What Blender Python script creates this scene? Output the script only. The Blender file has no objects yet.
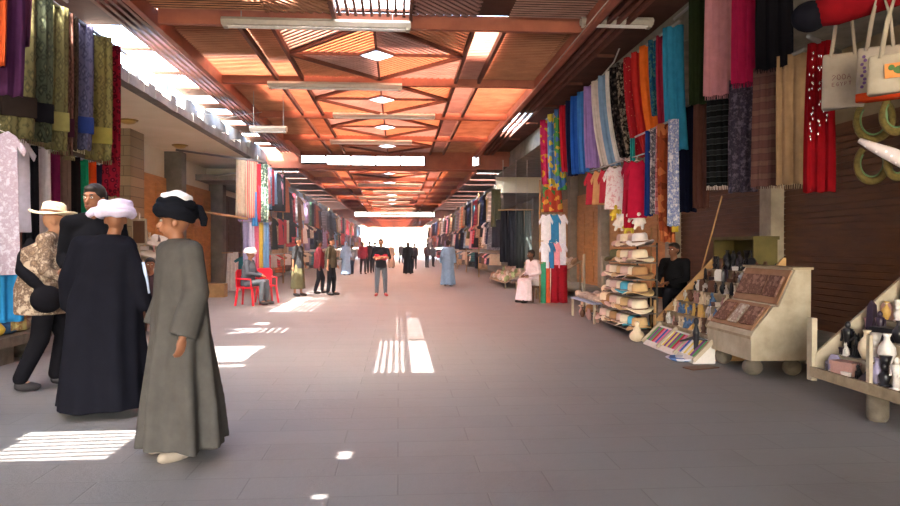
import bpy, bmesh, math, random
from mathutils import Vector, Matrix, Euler, noise
SC = bpy.context.scene
COL = SC.collection
PI = math.pi
# ------------------------------------------------------------------ camera
FPX = 700.0
YAW = math.atan(52/FPX); PITCH = math.atan(7/FPX); CAMZ = 1.45
cd = bpy.data.cameras.new('camera'); cam = bpy.data.objects.new('camera', cd); COL.objects.link(cam)
cd.sensor_width = 36; cd.lens = FPX*36/900; cd.clip_end = 600
cam.location = (0, 0, CAMZ); cam.rotation_euler = (PI/2-PITCH, 0, -YAW)
SC.camera = cam
RM = cam.rotation_euler.to_matrix()
# ------------------------------------------------------------------ sky, sun, exposure
w = bpy.data.worlds.new('sky'); SC.world = w; w.use_nodes = True
nt = w.node_tree; bg = nt.nodes['Background']
sk = nt.nodes.new('ShaderNodeTexSky'); sk.sky_type = 'NISHITA'; sk.sun_disc = False
SUNDIR = Vector((0.38, 0.80, -1.0)).normalized()
sk.sun_elevation = math.asin(-SUNDIR.z); sk.sun_rotation = math.atan2(-SUNDIR.x, -SUNDIR.y)
sk.air_density = 1.0; sk.dust_density = 4.0; sk.ozone_density = 0.6
nt.links.new(sk.outputs[0], bg.inputs[0]); bg.inputs[1].default_value = 1.5
sl = bpy.data.lights.new('sun', 'SUN'); so = bpy.data.objects.new('sun', sl); COL.objects.link(so)
sl.energy = 9.0; sl.angle = 0.006; sl.color = (1.0, 0.94, 0.86)
so.rotation_euler = SUNDIR.to_track_quat('-Z', 'Y').to_euler(); so.location = (-10, -20, 30)
SC.view_settings.view_transform = 'Standard'; SC.view_settings.look = 'None'
SC.view_settings.gamma = 1; SC.view_settings.use_curve_mapping = False
SC.view_settings.exposure = 2.12
# ------------------------------------------------------------------ pixel -> place
def ray(px, py):
    return RM @ Vector(((px-450)/FPX, -(py-253)/FPX, -1))
def at(px, py, X=None, Y=None, Z=None):
    d = ray(px, py)
    if X is not None: t = X/d.x
    elif Y is not None: t = Y/d.y
    else: t = (Z-CAMZ)/d.z
    return Vector((d.x*t, d.y*t, CAMZ+d.z*t))
# ------------------------------------------------------------------ colours, materials
def lin(c):
    if isinstance(c, str):
        c = c.lstrip('#'); c = [int(c[i:i+2], 16) for i in (0, 2, 4)]
    return tuple(((v/255)/12.92 if v/255 <= .04045 else ((v/255+.055)/1.055)**2.4) for v in c)+(1,)
MC = {}
def mix(c1, c2, t): return tuple(c1[i]*(1-t)+c2[i]*t for i in range(3))+(1,)
def base_mat(name, rough=.8, spec=.3, metal=0):
    m = bpy.data.materials.new(name); m.use_nodes = True
    b = m.node_tree.nodes['Principled BSDF']
    b.inputs['Roughness'].default_value = rough; b.inputs['Specular IOR Level'].default_value = spec
    b.inputs['Metallic'].default_value = metal
    return m, m.node_tree, b
def ramp(nt, src, stops, interp='LINEAR'):
    r = nt.nodes.new('ShaderNodeValToRGB'); r.color_ramp.interpolation = interp
    e = r.color_ramp.elements
    while len(e) < len(stops): e.new(.5)
    for i, (p, c) in enumerate(stops): e[i].position = p; e[i].color = c
    nt.links.new(src, r.inputs[0]); return r.outputs[0]
def coords(nt, scale=(1, 1, 1), kind='Object'):
    tc = nt.nodes.new('ShaderNodeTexCoord'); mp = nt.nodes.new('ShaderNodeMapping')
    mp.inputs['Scale'].default_value = scale
    nt.links.new(tc.outputs[kind], mp.inputs[0]); return mp.outputs[0]
def tex_noise(nt, vec, scale, detail=4, rough=.6):
    n = nt.nodes.new('ShaderNodeTexNoise'); n.inputs['Scale'].default_value = scale
    n.inputs['Detail'].default_value = detail; n.inputs['Roughness'].default_value = rough
    nt.links.new(vec, n.inputs['Vector']); return n.outputs[0]
def bump(nt, b, src, strength=.3, dist=.01):
    k = nt.nodes.new('ShaderNodeBump'); k.inputs['Strength'].default_value = strength; k.inputs['Distance'].default_value = dist
    nt.links.new(src, k.inputs['Height']); nt.links.new(k.outputs[0], b.inputs['Normal'])
def mottled(name, c1, c2, scale=3, rough=.8, bs=.3, metal=0, stretch=(1, 1, 1), spec=.3):
    if name in MC: return MC[name]
    m, nt, b = base_mat(name, rough, spec, metal)
    v = coords(nt, stretch); n = tex_noise(nt, v, scale)
    nt.links.new(ramp(nt, n, [(.3, lin(c1)), (.7, lin(c2))]), b.inputs['Base Color'])
    if bs: bump(nt, b, tex_noise(nt, v, scale*6), bs)
    MC[name] = m; return m
CDIM = 1.0
def cloth_mat(c, pat='plain', c2=None, c3=None):
    key = ('cloth', str(c), pat, str(c2), str(c3), CDIM)
    if key in MC: return MC[key]
    m, nt, b = base_mat('cloth_'+pat, .95, .05)
    A = lin(c); B = lin(c2) if c2 else mix(A, (0, 0, 0, 1), .35); Cc = lin(c3) if c3 else tuple(min(1, v*1.5+.01) for v in A[:3])+(1,)
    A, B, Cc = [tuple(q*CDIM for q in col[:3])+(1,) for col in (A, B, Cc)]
    v = coords(nt)
    n = tex_noise(nt, v, 9, 3)
    if pat == 'plain':
        out = ramp(nt, n, [(.25, mix(A, (0, 0, 0, 1), .14)), (.75, tuple(min(1, v*1.12) for v in A[:3])+(1,))])
    elif pat == 'floral':
        vo = nt.nodes.new('ShaderNodeTexVoronoi'); vo.inputs['Scale'].default_value = 13; nt.links.new(v, vo.inputs['Vector'])
        out = ramp(nt, vo.outputs['Distance'], [(.0, Cc), (.22, B), (.42, B), (.5, A)])
    elif pat == 'carpet':
        v2 = coords(nt, (14, 14, 9)); vo = nt.nodes.new('ShaderNodeTexVoronoi'); vo.inputs['Scale'].default_value = 1; vo.distance = 'MANHATTAN'
        nt.links.new(v2, vo.inputs['Vector'])
        out = ramp(nt, vo.outputs['Distance'], [(.0, Cc), (.3, A), (.55, B), (.8, A)])
    elif pat == 'hstripe':
        wv = nt.nodes.new('ShaderNodeTexWave'); wv.bands_direction = 'Z'; wv.inputs['Scale'].default_value = 2.2; wv.inputs['Distortion'].default_value = .6
        nt.links.new(v, wv.inputs['Vector']); out = ramp(nt, wv.outputs[0], [(.0, A), (.45, A), (.5, B), (.75, Cc)])
    elif pat == 'vstripe':
        wv = nt.nodes.new('ShaderNodeTexWave'); wv.bands_direction = 'X'; wv.inputs['Scale'].default_value = 6; wv.inputs['Distortion'].default_value = .4
        nt.links.new(v, wv.inputs['Vector']); out = ramp(nt, wv.outputs[0], [(.0, A), (.45, A), (.55, B), (.9, Cc)])
    elif pat == 'mottle':
        n2 = tex_noise(nt, v, 16, 5, .7)
        out = ramp(nt, n2, [(.35, A), (.48, B), (.6, Cc)])
    elif pat == 'specks':
        vo = nt.nodes.new('ShaderNodeTexVoronoi'); vo.inputs['Scale'].default_value = 18; nt.links.new(v, vo.inputs['Vector'])
        out = ramp(nt, vo.outputs['Distance'], [(.0, Cc), (.16, Cc), (.2, A), (1, A)])
    elif pat == 'patch':
        vo = nt.nodes.new('ShaderNodeTexVoronoi'); vo.inputs['Scale'].default_value = 9; nt.links.new(v, vo.inputs['Vector'])
        sp = nt.nodes.new('ShaderNodeSeparateColor'); nt.links.new(vo.outputs['Color'], sp.inputs[0])
        out = ramp(nt, sp.outputs[0], [(0, A), (.33, B), (.6, Cc), (.82, A)], 'CONSTANT')
    nt.links.new(out, b.inputs['Base Color'])
    bump(nt, b, tex_noise(nt, coords(nt), 160, 2), .25, .004)
    MC[key] = m; return m
def plain(name, c, rough=.6, metal=0, spec=.4):
    key = (name, str(c))
    if key in MC: return MC[key]
    m, nt, b = base_mat(name, rough, spec, metal)
    n = tex_noise(nt, coords(nt), 12, 3); A = lin(c)
    nt.links.new(ramp(nt, n, [(.3, mix(A, (0, 0, 0, 1), .15)), (.7, A)]), b.inputs['Base Color'])
    MC[key] = m; return m
# ------------------------------------------------------------------ mesh builder
class MB:
    def __init__(s): s.v = []; s.f = []; s.m = []; s.k = 0
    def add(s, vs, fs, M=None):
        o = len(s.v)
        s.v += [tuple(M @ Vector(p)) if M else tuple(p) for p in vs]
        s.f += [tuple(i+o for i in f) for f in fs]; s.m += [s.k]*len(fs); return s
    def mat(s, k): s.k = k; return s
    def box(s, x0, x1, y0, y1, z0, z1, M=None):
        v = [(x, y, z) for z in (z0, z1) for y in (y0, y1) for x in (x0, x1)]
        return s.add(v, [(0, 2, 3, 1), (4, 5, 7, 6), (0, 1, 5, 4), (2, 6, 7, 3), (0, 4, 6, 2), (1, 3, 7, 5)], M)
    def cbox(s, c, sx, sy, sz, rz=0, ry=0, rx=0):
        M = Matrix.Translation(c) @ Euler((rx, ry, rz)).to_matrix().to_4x4()
        return s.box(-sx/2, sx/2, -sy/2, sy/2, -sz/2, sz/2, M)
    def bar(s, a, b, wd, h, up=(0, 0, 1)):
        a = Vector(a); b = Vector(b); d = b-a; L = d.length
        z = Vector(up); x = d.normalized(); y = z.cross(x).normalized(); z = x.cross(y)
        M = Matrix((x, y, z)).transposed().to_4x4(); M.translation = a
        return s.box(0, L, -wd/2, wd/2, -h/2, h/2, M)
    def loft(s, rings, cap=True):
        n = len(rings[0]); vs = [p for r in rings for p in r]; fs = []
        for i in range(len(rings)-1):
            for j in range(n):
                a = i*n+j; b = i*n+(j+1) % n; fs.append((a, b, b+n, a+n))
        if cap:
            fs.append(tuple(range(n))[::-1]); fs.append(tuple(range((len(rings)-1)*n, len(rings)*n)))
        return s.add(vs, fs)
    def lathe(s, prof, n=16, c=(0, 0, 0), sx=1, sy=1):
        return s.loft([[(c[0]+r*sx*math.cos(2*PI*j/n), c[1]+r*sy*math.sin(2*PI*j/n), c[2]+z) for j in range(n)] for r, z in prof])
    def tube(s, pts, r, n=8, closed=False):
        pts = [Vector(p) for p in pts]; N = len(pts); rings = []
        rr = r if isinstance(r, (list, tuple)) else [r]*N
        prev = None
        for i in range(N):
            if closed: t = (pts[(i+1) % N]-pts[i-1]).normalized()
            else: t = (pts[min(i+1, N-1)]-pts[max(i-1, 0)]).normalized()
            u = prev if prev else (Vector((0, 0, 1)) if abs(t.z) < .9 else Vector((1, 0, 0)))
            a = (u - t*u.dot(t)).normalized(); prev = a; b = t.cross(a)
            rings.append([tuple(pts[i]+(a*math.cos(2*PI*j/n)+b*math.sin(2*PI*j/n))*rr[i]) for j in range(n)])
        if closed: rings.append(rings[0]); return s.loft(rings, False)
        return s.loft(rings)
    def ell(s, c, r, n=12, M=None, k=None):
        if not isinstance(r, (list, tuple)): r = (r, r, r)
        m = k or max(6, n*2//3); vs = [(0, 0, -1)]; fs = []
        for i in range(1, m):
            t = -PI/2+PI*i/m
            vs += [(math.cos(t)*math.cos(2*PI*j/n), math.cos(t)*math.sin(2*PI*j/n), math.sin(t)) for j in range(n)]
        vs.append((0, 0, 1)); top = len(vs)-1
        for j in range(n):
            fs.append((0, 1+(j+1) % n, 1+j)); b = 1+(m-2)*n; fs.append((top, b+j, b+(j+1) % n))
            for i in range(m-2):
                a = 1+i*n; fs.append((a+j, a+(j+1) % n, a+n+(j+1) % n, a+n+j))
        T = Matrix.Translation(c) @ (M.to_4x4() if M else Matrix.Identity(4)) @ Matrix.Diagonal((r[0], r[1], r[2], 1))
        return s.add(vs, fs, T)
    def cap(s, a, b, r0, r1=None, n=12):
        r1 = r0 if r1 is None else r1; a = Vector(a); b = Vector(b)
        s.ell(a, r0, n); s.ell(b, r1, n)
        d = b-a
        if d.length > 1e-5: s.tube([a, a+d*.5, b], [r0, (r0+r1)/2, r1], n)
        return s
    def prism(s, poly, y0, y1, axis='y', M=None):
        """polygon in XZ (axis y), YZ (axis x) or XY (axis z), pushed between y0 and y1"""
        n = len(poly)
        def P(p, t): return {'y': (p[0], t, p[1]), 'x': (t, p[0], p[1]), 'z': (p[0], p[1], t)}[axis]
        vs = [P(p, y0) for p in poly]+[P(p, y1) for p in poly]
        fs = [tuple(range(n)), tuple(range(2*n-1, n-1, -1))]+[(i, i+n, (i+1) % n+n, (i+1) % n) for i in range(n)]
        return s.add(vs, fs, M)
    def mesh(s, name, mats, smooth=False, bevel=0):
        me = bpy.data.meshes.new(name); me.from_pydata(s.v, [], s.f)
        if not isinstance(mats, (list, tuple)): mats = [mats]
        for m in mats: me.materials.append(m)
        bm = bmesh.new(); bm.from_mesh(me)
        for f, k in zip(bm.faces, s.m): f.material_index = k; f.smooth = smooth
        bmesh.ops.recalc_face_normals(bm, faces=bm.faces)
        bm.to_mesh(me); bm.free(); return me
    def build(s, name, mats, parent=None, smooth=False, loc=None, kind=None, rz=0):
        o = bpy.data.objects.new(name, s.mesh(name, mats, smooth)); COL.objects.link(o)
        if parent: o.parent = parent
        if loc is not None: o.location = loc
        o.rotation_euler.z = rz
        if kind: o['kind'] = kind
        return o
def tag(o, label, cat, group=None, kind=None):
    o['label'] = label; o['category'] = cat
    if group: o['group'] = group
    if kind: o['kind'] = kind
    return o
def thing(name, label, cat, loc=(0, 0, 0), rz=0, group=None):
    o = bpy.data.objects.new(name, None); COL.objects.link(o); o.empty_display_size = .1
    o.location = loc; o.rotation_euler.z = rz
    return tag(o, label, cat, group)
def copy_tree(o, parent=None):
    c = o.copy(); COL.objects.link(c); c.parent = parent
    for ch in list(o.children): copy_tree(ch, c)
    return c
def blobmesh(mb, name, mats, voxel, smooth_it=4, extra=None):
    """weld overlapping closed pieces into one continuous surface"""
    me = mb.mesh(name, mats, True)
    o = bpy.data.objects.new('tmp', me); COL.objects.link(o)
    r = o.modifiers.new('r', 'REMESH'); r.mode = 'VOXEL'; r.voxel_size = voxel; r.use_smooth_shade = True
    if smooth_it:
        sm = o.modifiers.new('s', 'SMOOTH'); sm.iterations = smooth_it; sm.factor = .5
    bpy.context.view_layer.update()
    out = bpy.data.meshes.new_from_object(o.evaluated_get(bpy.context.evaluated_depsgraph_get()))
    bpy.data.objects.remove(o); bpy.data.meshes.remove(me); out.name = name
    out.materials.clear()
    for m in mats: out.materials.append(m)
    if extra:
        bm = bmesh.new(); bm.from_mesh(out)
        for f in bm.faces: f.material_index = 0
        tmp = extra.mesh('x', mats, True); bm.from_mesh(tmp); bm.to_mesh(out); bm.free(); bpy.data.meshes.remove(tmp)
    return out
def linkmesh(me, name, parent=None, loc=None):
    o = bpy.data.objects.new(name, me); COL.objects.link(o); o.parent = parent
    if loc is not None: o.location = loc
    return o
# ================================================================== SETTING
ZR = 4.95
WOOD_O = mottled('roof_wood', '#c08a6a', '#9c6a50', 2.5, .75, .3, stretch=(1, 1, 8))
WOOD_G = mottled('roof_wood_skylit', '#a58078', '#8a645c', 2.5, .8, .3, stretch=(1, 1, 8))  # sky light on some slats, painted as a greyer wood tone
WOOD_O2 = mottled('lattice_wood_lit', '#d49a74', '#bc8060', 2.5, .75, .3, stretch=(1, 1, 8))  # lighter copy of the roof wood, brightness put into the colour
WOOD_G2 = mottled('lattice_wood_skylit', '#c4a49c', '#ac8c86', 2.5, .8, .3, stretch=(1, 1, 8))  # lighter grey copy, sky light painted into the lattice
BEAM = mottled('beam_paint', '#a8644c', '#8a4e3e', 2, .6, .15)
RAIL = mottled('rail_wood', '#7a4a3a', '#5d382d', 3, .7, .2)
def sheet_mat(name, c, tr):
    m = bpy.data.materials.new(name); m.use_nodes = True; nt = m.node_tree; nt.nodes.clear()
    out = nt.nodes.new('ShaderNodeOutputMaterial'); d = nt.nodes.new('ShaderNodeBsdfDiffuse'); t = nt.nodes.new('ShaderNodeBsdfTranslucent')
    mx = nt.nodes.new('ShaderNodeMixShader'); mx.inputs[0].default_value = tr
    n = tex_noise(nt, coords(nt, (.5, 4, 1)), 1.2)
    cc = ramp(nt, n, [(.3, mix(lin(c), (0, 0, 0, 1), .25)), (.7, lin(c))])
    nt.links.new(cc, d.inputs[0]); nt.links.new(cc, t.inputs[0])
    nt.links.new(d.outputs[0], mx.inputs[1]); nt.links.new(t.outputs[0], mx.inputs[2]); nt.links.new(mx.outputs[0], out.inputs[0])
    return m
REED = sheet_mat('orange_reed_sheet', '#ecb292', .5)
MILK = sheet_mat('milky_plastic_sheet', '#f6f6f4', .8)
BROWN_BOARD = mottled('brown_board', '#5a3a30', '#43291f', 1.5, .85, .3)

# ---- floor of stone slabs
def floor_mat():
    m, nt, b = base_mat('stone_paving', .62, .35)
    v = coords(nt)
    br = nt.nodes.new('ShaderNodeTexBrick'); nt.links.new(v, br.inputs['Vector'])
    br.inputs['Scale'].default_value = 1; br.inputs['Brick Width'].default_value = .92; br.inputs['Row Height'].default_value = .37
    br.inputs['Mortar Size'].default_value = .006; br.inputs['Mortar Smooth'].default_value = .4; br.inputs['Bias'].default_value = 0
    br.offset = .43
    br.inputs['Color1'].default_value = lin('#7a7878'); br.inputs['Color2'].default_value = lin('#7d7b7a'); br.inputs['Mortar'].default_value = lin('#706e6d')
    n = tex_noise(nt, v, .9, 6, .65)
    mx = nt.nodes.new('ShaderNodeMixRGB'); mx.blend_type = 'MULTIPLY'; mx.inputs[0].default_value = .8
    nt.links.new(br.outputs[0], mx.inputs[1]); nt.links.new(ramp(nt, n, [(.28, (.66, .62, .6, 1)), (.5, (.95, .93, .92, 1)), (.7, (1.05, 1.03, 1.03, 1))]), mx.inputs[2])
    n2 = tex_noise(nt, v, 2.3, 5, .7)
    mx2 = nt.nodes.new('ShaderNodeMixRGB'); mx2.blend_type = 'MIX'
    nt.links.new(ramp(nt, n2, [(.66, (0, 0, 0, 1)), (.74, (.55, .55, .55, 1))]), mx2.inputs[0])
    nt.links.new(mx.outputs[0], mx2.inputs[1]); mx2.inputs[2].default_value = lin('#5e534c')
    nt.links.new(mx2.outputs[0], b.inputs['Base Color'])
    nt.links.new(ramp(nt, n, [(.3, (.5, .5, .5, 1)), (.7, (.75, .75, .75, 1))]), b.inputs['Roughness'])
    ad = nt.nodes.new('ShaderNodeMath'); ad.operation = 'SUBTRACT'; nt.links.new(tex_noise(nt, v, 14, 6, .7), ad.inputs[0]); nt.links.new(br.outputs['Fac'], ad.inputs[1])
    bump(nt, b, ad.outputs[0], .35, .012)
    return m
FLOORM = floor_mat()
f = MB(); f.box(-7.2, 7.2, -14, 92, -.2, 0)
f.build('floor', FLOORM, kind='structure')
SAND = mottled('sandy_ground', '#c9b898', '#b8a688', .5, .95, .2)
g = MB(); g.box(-80, 80, 92, 260, -.2, -.01); g.box(-90, -7.2, -40, 92, -.2, -.01); g.box(7.2, 90, -40, 92, -.2, -.01); g.box(-7.2, 7.2, -40, -14, -.2, -.01)
g.build('floor_outside', SAND, kind='structure')
PLASTER = mottled('cream_plaster', '#efe6cf', '#e2d8bc', 1.2, .85, .15)
GREYP = mottled('grey_concrete', '#8f8a80', '#6f6b63', 2.5, .9, .4)
STONE = mottled('pillar_stone', '#9c9080', '#7e7365', 3, .9, .4)
DOORW = mottled('door_wood', '#b8824c', '#9a6838', 2, .6, .2, stretch=(1, 1, 6))
DOORL = mottled('door_wood_lit', '#d39a58', '#b67e42', 2, .6, .2, stretch=(1, 1, 6))  # lighter copy of the door wood, standing in for light on the left
DOORD = mottled('dark_door_wood', '#5a3820', '#422716', 2, .6, .2, stretch=(1, 1, 6))
# ---- sidewalks
s = MB(); s.box(5.0, 7.2, -14, 84, 0, .12); s.build('trim_sidewalk_right', GREYP, kind='structure')
s = MB(); s.box(-7.2, -5.6, -14, 84, 0, .12); s.build('trim_sidewalk_left', GREYP, kind='structure')
# ---- building walls, canopy slabs
XL, XR = -6.9, 6.7
def panel_door(n, side, y0, y1, z1, mat, dark=False):
    X = XL if side < 0 else XR; d = -side
    o = MB(); o.box(*sorted((X, X+d*.06)), y0, y1, .12, z1)
    o.build('door_%d' % n, mat, kind='structure')
    p = MB(); L = y1-y0; k = max(1, round(L/1.0))
    for i in range(k):
        a = y0+L*i/k+.06; b = y0+L*(i+1)/k-.06
        for z in [.22+j*.62 for j in range(int((z1-.3)/.62))]:
            p.box(*sorted((X+d*.06, X+d*.085)), a, b, z, z+.54)
    q = p.build('door_%d_panels' % n, mat, kind='structure')
def slatted_door(n, side, y0, y1, z1, mat):
    X = XL if side < 0 else XR; d = -side
    o = MB(); o.box(*sorted((X, X+d*.04)), y0, y1, .12, z1)
    z = .2
    while z < z1-.1: o.box(*sorted((X+d*.04, X+d*.07)), y0, y1, z, z+.085); z += .1
    o.build('door_%d' % n, mat, kind='structure')
# left
o = MB(); o.box(XL-.3, XL, -14, 84, 0, 4.3); o.build('wall_left', PLASTER, kind='structure')
for i, (a, b_, m) in enumerate([(8.6, 12.2, DOORD), (12.8, 16.8, DOORD), (18.35, 21.3, DOORL), (21.8, 26.2, DOORL), (26.7, 31, DOORD), (32, 37, DOORD), (38, 44, DOORW)]):
    panel_door(i+1, -1, a, b_, 3.45, m)
o = MB(); 
for y in (12.5, 31.5, 37.5, 45): o.box(XL, XL+.25, y-.2, y+.2, .12, 4.2)
o.build('trim_pillars_left', STONE, kind='structure')
def brick_mat():
    m, nt, b = base_mat('pillar_brick', .9, .2)
    v = coords(nt); 
    br = nt.nodes.new('ShaderNodeTexBrick'); 
    mp = nt.nodes.new('ShaderNodeMapping'); mp.inputs['Rotation'].default_value = (PI/2, 0, 0); nt.links.new(v, mp.inputs[0]); nt.links.new(mp.outputs[0], br.inputs['Vector'])
    br.inputs['Scale'].default_value = 1; br.inputs['Brick Width'].default_value = .42; br.inputs['Row Height'].default_value = .24; br.inputs['Mortar Size'].default_value = .008
    br.inputs['Color1'].default_value = lin('#a8977c'); br.inputs['Color2'].default_value = lin('#8f8069'); br.inputs['Mortar'].default_value = lin('#6f6555')
    nt.links.new(br.outputs[0], b.inputs['Base Color']); bump(nt, b, br.outputs['Fac'], -.3, .01); return m
BRICK = brick_mat()
o = MB(); o.box(XL, XL+.55, 17.2, 18.1, .12, 4.25); o.build('trim_brick_pillar_left', BRICK, kind='structure')
o = MB(); o.box(XL, XL+.5, 21.32, 21.78, .12, 4.25); o.box(XL, XL+.5, 26.2, 26.7, .12, 4.25); o.build('trim_grey_pillars_left', GREYP, kind='structure')
o = MB(); o.box(-7.2, -4.6, -14, 26, 4.25, 4.34); o.build('ceiling_slab_left', PLASTER, kind='structure')
# rough stone facing of the slab's edge, broken along its top
random.seed(3)
o = MB()
y = -4
while y < 24.5:
    L = random.uniform(.25, .7); h = random.choice((.2, .22, .25, .28, .32)) if random.random() < .8 else random.uniform(.36, .62)
    o.box(-4.74, -4.56+random.uniform(0, .05), y, y+L, 4.2, 4.2+h*.75); y += L
o.build('trim_slab_edge_left', GREYP, kind='structure')
o = MB(); o.box(-7.2, -4.7, 24.5, 84, 3.7, 3.9); o.build('ceiling_slab_left_far', GREYP, kind='structure')
# right
DIMP = mottled('shaded_plaster', '#85775f', '#6b5f4c', 1.2, .85, .15)  # dark plaster copy, dimness of the right side put into its colour
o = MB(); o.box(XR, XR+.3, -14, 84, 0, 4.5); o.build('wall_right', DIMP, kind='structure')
for i, (a, b_, m) in enumerate([(4.5, 7.2, DOORD), (7.6, 11.6, DOORD), (12, 16, DOORD), (22.2, 25.6, DOORW), (26.2, 28.8, DOORW), (33.5, 37, DOORW), (38, 44, DOORD)]):
    (slatted_door if i in (1, 2) else panel_door)(i+11, 1, a, b_, 3.3, m)
panel_door(21, 1, 16.4, 21.6, 3.3, DOORW)
o = MB()
for y in (7.4, 11.8, 16.2, 21.9, 25.9, 29.3, 33, 37.5): o.box(XR-.3, XR, y-.19, y+.19, .12, 4.3)
o.build('trim_pillars_right', STONE, kind='structure')
o = MB(); o.box(4.15, 7.0, -14, 30, 4.42, 4.75); o.build('ceiling_slab_right', GREYP, kind='structure')
o = MB(); o.box(4.2, 7.0, 30, 84, 3.75, 3.95); o.build('ceiling_slab_right_far', GREYP, kind='structure')
# end of street
o = MB(); o.box(-30, 30, 125, 126, 0, 5.5); o.build('wall_end', PLASTER, kind='structure')

# ---- roof
RX0, RX1, IA, IB, IC, ID = -3.6, 2.9, -2.45, -1.94, 1.19, 1.68
def slats(mb, x0, x1, y0, y1, z, pitch=.1, wd=.072, t=.018, tilt=.35):
    y = y0+pitch/2
    while y < y1-.02:
        mb.cbox(((x0+x1)/2, y, z), x1-x0, wd, t, rx=tilt); y += pitch
def clip_line(poly, p, d):
    """part of the infinite line p+t*d inside a convex polygon"""
    t0, t1 = -1e9, 1e9; n = len(poly); c = [sum(q[i] for q in poly)/n for i in (0, 1)]
    for i in range(n):
        a, b = poly[i], poly[(i+1) % n]; nx, ny = b[1]-a[1], a[0]-b[0]
        if (c[0]-a[0])*nx+(c[1]-a[1])*ny < 0: nx, ny = -nx, -ny
        den = d[0]*nx+d[1]*ny; num = (a[0]-p[0])*nx+(a[1]-p[1])*ny
        if abs(den) < 1e-9:
            if num > 0: return None
            continue
        t = num/den
        if den > 0: t0 = max(t0, t)
        else: t1 = min(t1, t)
    return (t0, t1) if t1-t0 > .03 else None
def fill(mb, poly, ang, z, pitch=.1, wd=.06, t=.02):
    d = (math.cos(ang), math.sin(ang)); nn = (-d[1], d[0])
    ps = [q[0]*nn[0]+q[1]*nn[1] for q in poly]; s = min(ps)+pitch/2
    while s < max(ps):
        p = (nn[0]*s, nn[1]*s); r = clip_line(poly, p, d)
        if r: mb.bar((p[0]+d[0]*r[0], p[1]+d[1]*r[0], z), (p[0]+d[0]*r[1], p[1]+d[1]*r[1], z), wd, t)
        s += pitch
def diamond(o, g, rl, y0, y1, Z, pitch=.1):
    xm = (IB+IC)/2; ym = (y0+y1)/2; ax = (IC-IB)/2; ay = (y1-y0)/2; k = .2
    L, R, N, Fp, C = (IB, ym), (IC, ym), (xm, y0), (xm, y1), (xm, ym)
    an = math.atan2(ay, ax)
    z = Z-.03
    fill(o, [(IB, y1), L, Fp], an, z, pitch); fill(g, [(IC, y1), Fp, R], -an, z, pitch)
    fill(g, [(IB, y0), N, L], -an, z, pitch); fill(o, [(IC, y0), R, N], an, z, pitch)  # orange and grey fields paint in the direction of the light
    sk = [(xm-ax*k, ym), (xm, ym-ay*k), (xm+ax*k, ym), (xm, ym+ay*k)]
    ex = lambda a, b, t: (a[0]+(b[0]-a[0])*t, a[1]+(b[1]-a[1])*t)
    # four bands around the skylight, pinwheel fashion
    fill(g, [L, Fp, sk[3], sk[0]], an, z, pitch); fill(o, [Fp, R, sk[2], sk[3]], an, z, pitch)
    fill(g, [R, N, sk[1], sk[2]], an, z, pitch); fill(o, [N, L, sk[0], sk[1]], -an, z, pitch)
    for a, b in ((L, Fp), (Fp, R), (R, N), (N, L)): rl.bar((*a, Z-.07), (*b, Z-.07), .05, .07)
    for i in range(4): rl.bar((*sk[i], Z-.03), (*sk[(i+1) % 4], Z-.03), .045, .1)
    for a, b in ((L, sk[0]), (R, sk[2]), (N, sk[1]), (Fp, sk[3])): rl.bar((*a, Z-.065), (*b, Z-.065), .04, .05)
    return sk
def hole_sheet(mb, x0, x1, y0, y1, z, hole, t=.008):
    """flat sheet with a diamond hole"""
    c = [(x0, y0), (x1, y0), (x1, y1), (x0, y1)]; L, N, R, Fp = hole
    for poly in ([c[0], c[1], N], [c[0], N, L], [c[1], R, N], [c[1], c[2], R], [c[2], Fp, R], [c[2], c[3], Fp], [c[3], L, Fp], [c[3], c[0], L]):
        mb.add([(p[0], p[1], z) for p in poly], [(0, 1, 2)])
def rest(mb, x0, x1, y0, y1, z0, z1, holes):
    """slab from x0..x1, y0..y1 with rectangular holes (x0,x1,y0,y1)"""
    xs = sorted({x0, x1, *[min(max(h[i], x0), x1) for h in holes for i in (0, 1)]})
    ys = sorted({y0, y1, *[min(max(h[i], y0), y1) for h in holes for i in (2, 3)]})
    for i in range(len(xs)-1):
        for j in range(len(ys)-1):
            cx, cy = (xs[i]+xs[i+1])/2, (ys[j]+ys[j+1])/2
            if not any(h[0] < cx < h[1] and h[2] < cy < h[3] for h in holes):
                mb.box(xs[i], xs[i+1], ys[j], ys[j+1], z0, z1)
DX, DY = .38, .80
def flat(mb, x0, x1, y0, y1, z): mb.add([(x0, y0, z), (x1, y0, z), (x1, y1, z), (x0, y1, z)], [(0, 1, 2, 3)])
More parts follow.
